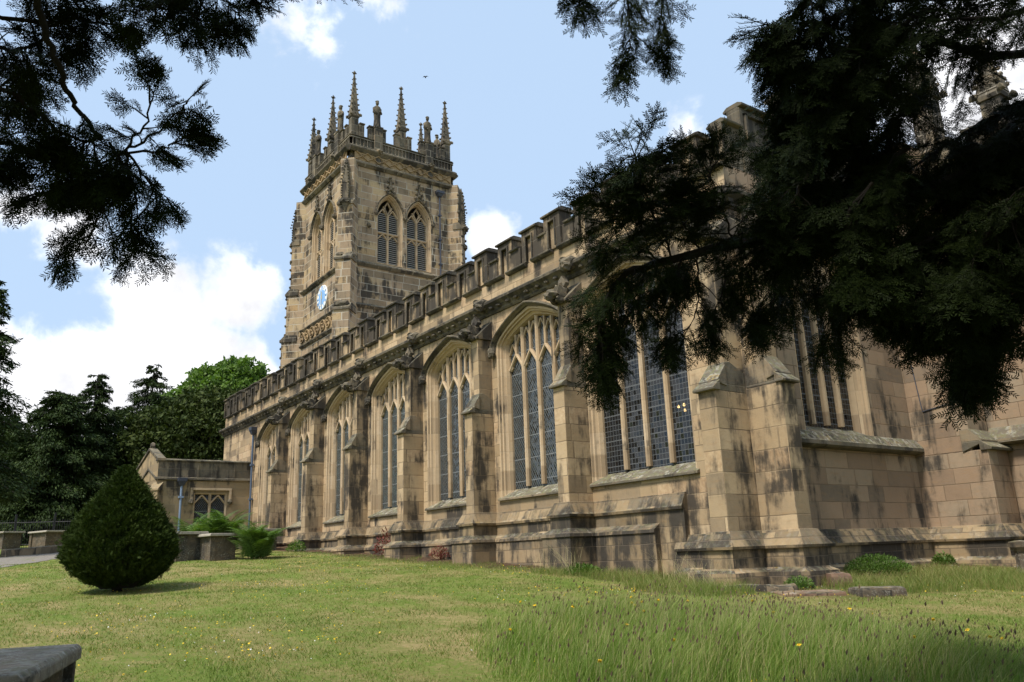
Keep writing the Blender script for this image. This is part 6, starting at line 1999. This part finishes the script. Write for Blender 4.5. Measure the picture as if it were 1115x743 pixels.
RF = np.random.RandomState(3)
FR = [frond(RF, 1.0) for _ in range(3)]
def fern(label, loc, n, L, seed):
    R = np.random.RandomState(seed)
    Vs = []
    for i in range(n):
        a = R.rand() * 2 * math.pi
        tilt = R.normal(0.10, 0.20)
        ca, sa, ct, st_ = math.cos(a), math.sin(a), math.cos(tilt), math.sin(tilt)
        rot = np.array([[ca, -sa, 0], [sa, ca, 0], [0, 0, 1]]) @ np.array([[ct, 0, -st_], [0, 1, 0], [st_, 0, ct]])
        s = L * (0.6 + 0.55 * R.rand())
        p = np.array([R.normal(0, 0.16), R.normal(0, 0.16), 0])
        Vs.append(instance(FR[i % 3], p[None], rot[None], np.array([s])))
    V = np.concatenate(Vs)
    e = big_mesh('fern', V, quads_of(V), M['fern'])
    e.location = loc
    return tag(e, label, 'fern', 'ferns among the tombs')

fern('large bright fern clump in front, just left of the westmost buttress', (-12.77, -3.99, 0.05), 80, 1.5, 1)
fern('tall pale fern clump rising behind the projecting slab of a chest tomb', (-16.58, -3.98, 0.26), 60, 2.0, 2)
fern('dark upright fern between the two chest tombs beside the clipped yew', (-15.95, -5.26, 0.20), 52, 1.75, 3)

def weed_patch(name, label, cat, loc, rad_, h, n, mat, seed, leaf=0.06, asp=0.35):
    R = np.random.RandomState(seed)
    r = rad_ * np.sqrt(R.rand(n)); a = R.rand(n) * 2 * math.pi
    hh = h * (1 - (r / rad_) ** 2 * 0.75) * R.rand(n) ** 0.6
    P = np.stack([r * np.cos(a), r * np.sin(a), hh], 1)
    D = np.stack([np.cos(a), np.sin(a), 0.7 + 0 * a], 1) + R.normal(0, 0.6, (n, 3))
    V = leaf_cards(R, P, leaf, aspect=asp, dirs=D)
    st = []
    for q in P[:: max(1, n // 40)]:      # stems from the rootstock
        w = np.array([0.004, 0.003, 0])
        b0_, m_ = np.array([0, 0, -0.03]), q * np.array([0.35, 0.35, 0.6])
        st += [[b0_ - w, b0_ + w, m_ + w, m_ - w], [m_ - w, m_ + w, q + w * 0.6, q - w * 0.6]]
    V = np.concatenate([V, np.array(st).reshape(-1, 3)])
    o = big_mesh(name, V, quads_of(V), M[mat])
    o.location = loc
    return tag(o, label, cat)

weed_patch('shrub', 'low green leafy shrub growing against the east wall plinth', 'shrub', (5.65, 2.5, gz(5.65, 2.5)), 0.66, 0.38, 4200, 'weed', 1, 0.05)
weed_patch('weed', 'small green weed beside the broken reddish block', 'plant', (5.95, -0.5, gz(5.95, -0.5)), 0.26, 0.22, 700, 'weed', 2, 0.05)
weed_patch('weed', 'dark weed tuft under the deep buttress plinth', 'plant', (5.45, 5.55, gz(5.45, 5.55)), 0.22, 0.25, 400, 'weed', 3, 0.08)
weed_patch('valerian', 'red-leaved plant against the plinth between the third and fourth buttresses', 'plant', (-10.2, -0.42, gz(-10.2, -0.42)), 0.42, 0.95, 700, 'valerian', 4, 0.09)
weed_patch('valerian', 'small red-leaved plant at the foot of the plinth nearer the camera', 'plant', (-6.6, -0.45, gz(-6.6, -0.45)), 0.32, 0.42, 420, 'valerian', 5, 0.08)
weed_patch('weed', 'green weeds at the foot of the first full-height buttress', 'plant', (0.55, -0.95, gz(0.55, -0.95)), 0.42, 0.2, 700, 'weed', 6, 0.08)
weed_patch('weed', 'green weed tuft at the foot of a far western buttress', 'plant', (-16.2, -1.3, gz(-16.2, -1.3)), 0.35, 0.45, 420, 'weed', 7, 0.1)

# ------------------------------------------------------------------ grass
def blades(R, P, h, w, lean, segs=2, wind=(0.0, 0.0)):
    """bent ribbons; P (n,3) roots"""
    n = len(P)
    a = R.rand(n) * 2 * math.pi
    dx, dy = np.cos(a) * lean + wind[0], np.sin(a) * lean + wind[1]
    wa = R.rand(n) * 2 * math.pi
    wx, wy = np.cos(wa) * w / 2, np.sin(wa) * w / 2
    rows = []
    for k in range(segs + 1):
        t = k / segs
        x = P[:, 0] + dx * h * t * t; y = P[:, 1] + dy * h * t * t
        z = P[:, 2] + h * (t - 0.12 * t * t)
        q = 1 - 0.85 * t
        rows.append((np.stack([x - wx * q, y - wy * q, z], 1), np.stack([x + wx * q, y + wy * q, z], 1)))
    out_ = []
    for k in range(segs):
        (a0, b0), (a1, b1) = rows[k], rows[k + 1]
        out_.append(np.stack([a0, b0, b1, a1], 1))
    return np.concatenate(out_).reshape(-1, 3)

def inside(poly, x, y):
    c = np.zeros(len(x), bool)
    j = len(poly) - 1
    for i in range(len(poly)):
        xi, yi = poly[i]; xj, yj = poly[j]
        c ^= ((yi > y) != (yj > y)) & (x < (xj - xi) * (y - yi) / (yj - yi + 1e-12) + xi)
        j = i
    return c

def gz_np(x, y):
    return np.array([gz(a, b) for a, b in zip(x, y)])

R = np.random.RandomState(77)
TALL = [(6.17, -7.65), (5.29, -6.62), (5.70, -5.20), (6.65, -3.90), (8.20, -3.48), (9.51, -3.83), (10.40, -4.02), (11.28, -3.75), (12.70, -6.75), (10.23, -9.60), (8.73, -8.84), (7.43, -8.27)]
px, py = [p[0] for p in TALL], [p[1] for p in TALL]
N = 190000
x = R.uniform(min(px), max(px), N); y = R.uniform(min(py), max(py), N)
m = inside(TALL, x, y); x, y = x[m], y[m]
den = np.array([noise.noise(Vector((a * 0.9, b * 0.9, 3.0))) for a, b in zip(x, y)])
edge = np.min(np.stack([np.abs((x - a[0]) * (b[1] - a[1]) - (y - a[1]) * (b[0] - a[0])) / math.hypot(b[0] - a[0], b[1] - a[1]) for a, b in zip(TALL, TALL[1:] + TALL[:1])]), 0)
m = R.rand(len(x)) < np.clip(0.62 + den * 1.1, 0.10, 1) * np.clip(0.05 + (edge + 0.35 * den) * 1.6, 0.03, 1); x, y, den = x[m], y[m], den[m]
# lower towards the edges of the patch
cx_, cy2 = np.mean(px), np.mean(py)
edge = np.min(np.stack([np.abs((x - a[0]) * (b[1] - a[1]) - (y - a[1]) * (b[0] - a[0])) / math.hypot(b[0] - a[0], b[1] - a[1]) for a, b in zip(TALL, TALL[1:] + TALL[:1])]), 0)
hf = np.clip(0.30 + edge * 0.75, 0.30, 1.0) * (1 + 0.35 * np.array([noise.noise(Vector((a * 2.3, b * 2.3, 8.0))) for a, b in zip(x, y)]))
h = hf * (0.16 + 0.34 * R.rand(len(x)) + 0.10 * den)
P = np.stack([x, y, gz_np(x, y) - 0.01], 1)
V = blades(R, P, h, 0.004 + 0.009 * R.rand(len(x)) ** 2, 0.34, 3, (0.20, 0.10))
tag(big_mesh('tall_grass', V, quads_of(V), M['tall']), kind='stuff')
# flowering stems above it
k = R.choice(len(x), 5200, replace=False)
hs = hf[k] * (0.42 + 0.26 * R.rand(len(k)))
V = blades(R, P[k], hs, np.full(len(k), 0.005), 0.16, 3, (0.12, 0.06))
tag(big_mesh('grass_stems', V, quads_of(V), M['straw']), kind='stuff')
tips = V.reshape(3, -1, 4, 3)[2][:, 2:4].mean(1)
sel = R.rand(len(tips)) < 0.22
tp_ = tips[sel]
card = np.array([[[0, -0.006, 0], [0.02, -0.010, 0], [0.05, 0, 0], [0.02, 0.010, 0]], [[0, 0, -0.006], [0.02, 0, -0.010], [0.05, 0, 0], [0.02, 0, 0.010]]])
V = instance(card, tp_ - np.array([0, 0, 0.03]), frames_from(np.array([[0.25, 0.1, 1.0]]) + R.normal(0, 0.15, (len(tp_), 3)), R), 0.5 + 0.6 * R.rand(len(tp_)))
tag(big_mesh('seed_heads', V, quads_of(V), M['seed']), kind='stuff')

# mown lawn: short blades, thinning with distance
def lawn_pts(n, dmin, dmax):
    d = dmin + (dmax - dmin) * R.rand(n) ** 1.25
    a = R.uniform(rad(-38), rad(38), n)
    x = CAM.x + d * (math.cos(YAW + math.pi / 2) * np.cos(a) - math.sin(YAW + math.pi / 2) * np.sin(a))
    y = CAM.y + d * (math.sin(YAW + math.pi / 2) * np.cos(a) + math.cos(YAW + math.pi / 2) * np.sin(a))
    ok = (y < np.where(x < 5.2, -0.75 + 0.35 * np.sin(x * 2.1), 5.4)) & (y > -30)
    return x[ok], y[ok]

x, y = lawn_pts(330000, 5.5, 34)
pn = np.array([noise.noise(Vector((a * 1.1, b * 1.1, 9.0))) + 0.5 * noise.noise(Vector((a * 3, b * 3, 4.0))) for a, b in zip(x, y)])
m = R.rand(len(x)) < np.clip(0.7 + pn * 0.9, 0.1, 1)
x, y, pn = x[m], y[m], pn[m]
d = np.hypot(x - CAM.x, y - CAM.y)
P = np.stack([x, y, gz_np(x, y) - 0.004], 1)
V = blades(R, P, (0.022 + 0.025 * R.rand(len(x))) * (1 + 0.35 * pn), 0.004 + 0.0006 * d, 0.7, 1)
tag(big_mesh('grass', V, quads_of(V), M['short']), kind='stuff')

# rough grass and dry stems where the mower does not reach, along the foot of the wall and round the stones
zones = [((0.2, -1.3), 0.9, 0.16, 500, 'short'), ((2.2, -0.9), 1.4, 0.22, 900, 'short'), ((4.6, -1.9), 1.4, 0.25, 1200, 'short'), ((6.8, 0.6), 1.4, 0.22, 1500, 'short'), ((6.6, 3.2), 1.8, 0.22, 1600, 'short'), ((8.6, 2.0), 1.7, 0.25, 1500, 'short'), ((-4, -1.25), 1.5, 0.10, 500, 'short'), ((-9, -1.3), 2.0, 0.10, 500, 'short')]
Vs = []
for (c, r, hh, n, mt_) in zones:
    rr = r * np.sqrt(R.rand(n * 3)); a = R.rand(n * 3) * 6.283
    x, y = c[0] + rr * np.cos(a), c[1] + rr * np.sin(a) * 0.55
    ok = np.where(x < 5.9, y < -0.35, y < 5.4)
    ok &= ~((x > 4.2) & (x < 5.2) & (y > -1.4))
    x, y = x[ok], y[ok]
    P = np.stack([x, y, gz_np(x, y) - 0.005], 1)
    Vs.append(blades(R, P, hh * (0.4 + 0.8 * R.rand(len(x))), np.full(len(x), 0.007), 0.45, 2))
V = np.concatenate(Vs)
tag(big_mesh('rough_grass', V, quads_of(V), M['short']), kind='stuff')
Vs = []
for (c, r, n, hh) in [((0.5, -1.2), 0.35, 34, 0.95), ((3.9, -1.25), 0.5, 60, 0.75), ((4.9, -1.5), 0.5, 50, 0.7), ((-0.4, -1.3), 0.4, 24, 0.6)]:
    x, y = c[0] + R.normal(0, r * 0.6, n), c[1] + R.normal(0, r * 0.3, n)
    y = np.minimum(y, -1.08)
    P = np.stack([x, y, gz_np(x, y)], 1)
    Vs.append(blades(R, P, hh * (0.5 + 0.6 * R.rand(n)), np.full(n, 0.007), 0.6, 4, (-0.3, 0)))
V = np.concatenate(Vs)
tag(big_mesh('dry_stems', V, quads_of(V), M['straw']), kind='stuff')

# buttercups and daisies in the turf
def flowers(name, n, mat, size, dmin, dmax, hgt):
    x, y = lawn_pts(n, dmin, dmax)
    c = np.array([noise.noise(Vector((a * 0.35, b * 0.35, 20.0))) for a, b in zip(x, y)])
    m = R.rand(len(x)) < np.clip(0.35 + c * 2.6, 0.02, 1)
    x, y = x[m], y[m]
    P = np.stack([x, y, gz_np(x, y) + hgt * (0.6 + 0.6 * R.rand(len(x)))], 1)
    t = np.array([[[-0.5, -0.5, 0], [0.5, -0.5, 0], [0.5, 0.5, 0.1], [-0.5, 0.5, 0.1]], [[-0.5, 0, -0.4], [0.5, 0, -0.4], [0.4, 0, 0.3], [-0.4, 0, 0.3]]])
    V = instance(t, P, frames_from(np.array([[1.0, 0, 0]]) + R.normal(0, 0.5, (len(P), 3)), R, 0.5), size * (0.7 + 0.6 * R.rand(len(P))))
    tag(big_mesh(name, V, quads_of(V), M[mat]), kind='stuff')

flowers('buttercup_flowers', 4200, 'yellow', 0.017, 6, 30, 0.05)
flowers('daisy_flowers', 900, 'white_petal', 0.013, 6, 26, 0.04)
kk = R.choice(len(tips), 26, replace=False)
P = tips[kk]
t = np.array([[[-0.5, -0.5, 0], [0.5, -0.5, 0], [0.5, 0.5, 0], [-0.5, 0.5, 0]], [[-0.5, 0, -0.35], [0.5, 0, -0.35], [0.4, 0, 0.25], [-0.4, 0, 0.25]], [[0, -0.5, -0.35], [0, 0.5, -0.35], [0, 0.4, 0.25], [0, -0.4, 0.25]]])
V = instance(t, P, frames_from(np.array([[1.0, 0, 0]]) + R.normal(0, 0.3, (len(P), 3)), R, 0.3), np.full(len(P), 0.036))
tag(big_mesh('hawkbit_flowers', V, quads_of(V), M['yellow']), kind='stuff')

# a bird high over the tower
bd = MB()
bd.lathe([(0.01, -0.28), (0.07, -0.18), (0.10, 0.0), (0.08, 0.14), (0.05, 0.22), (0.01, 0.30)], (0, 0, 0), 8)
for s in (-1, 1):
    bd.add([(0, 0, 0.1), (0, 0, -0.1), (s * 0.3, 0.16, -0.06), (s * 0.62, 0.08, -0.16), (s * 0.3, 0.17, 0.1)], [(0, 1, 2, 4), (4, 2, 3)])
bd.v = [(a * 0.45, b * 0.45, c * 0.45) for a, b, c in bd.v]
o = tag(bd.build('bird', M['bird']), 'tiny dark bird flying in the open sky right of the tower', 'bird')
o.location = (-31.01, 13.09, 34.38); o.rotation_euler = (1.3, 0.2, 0.5)
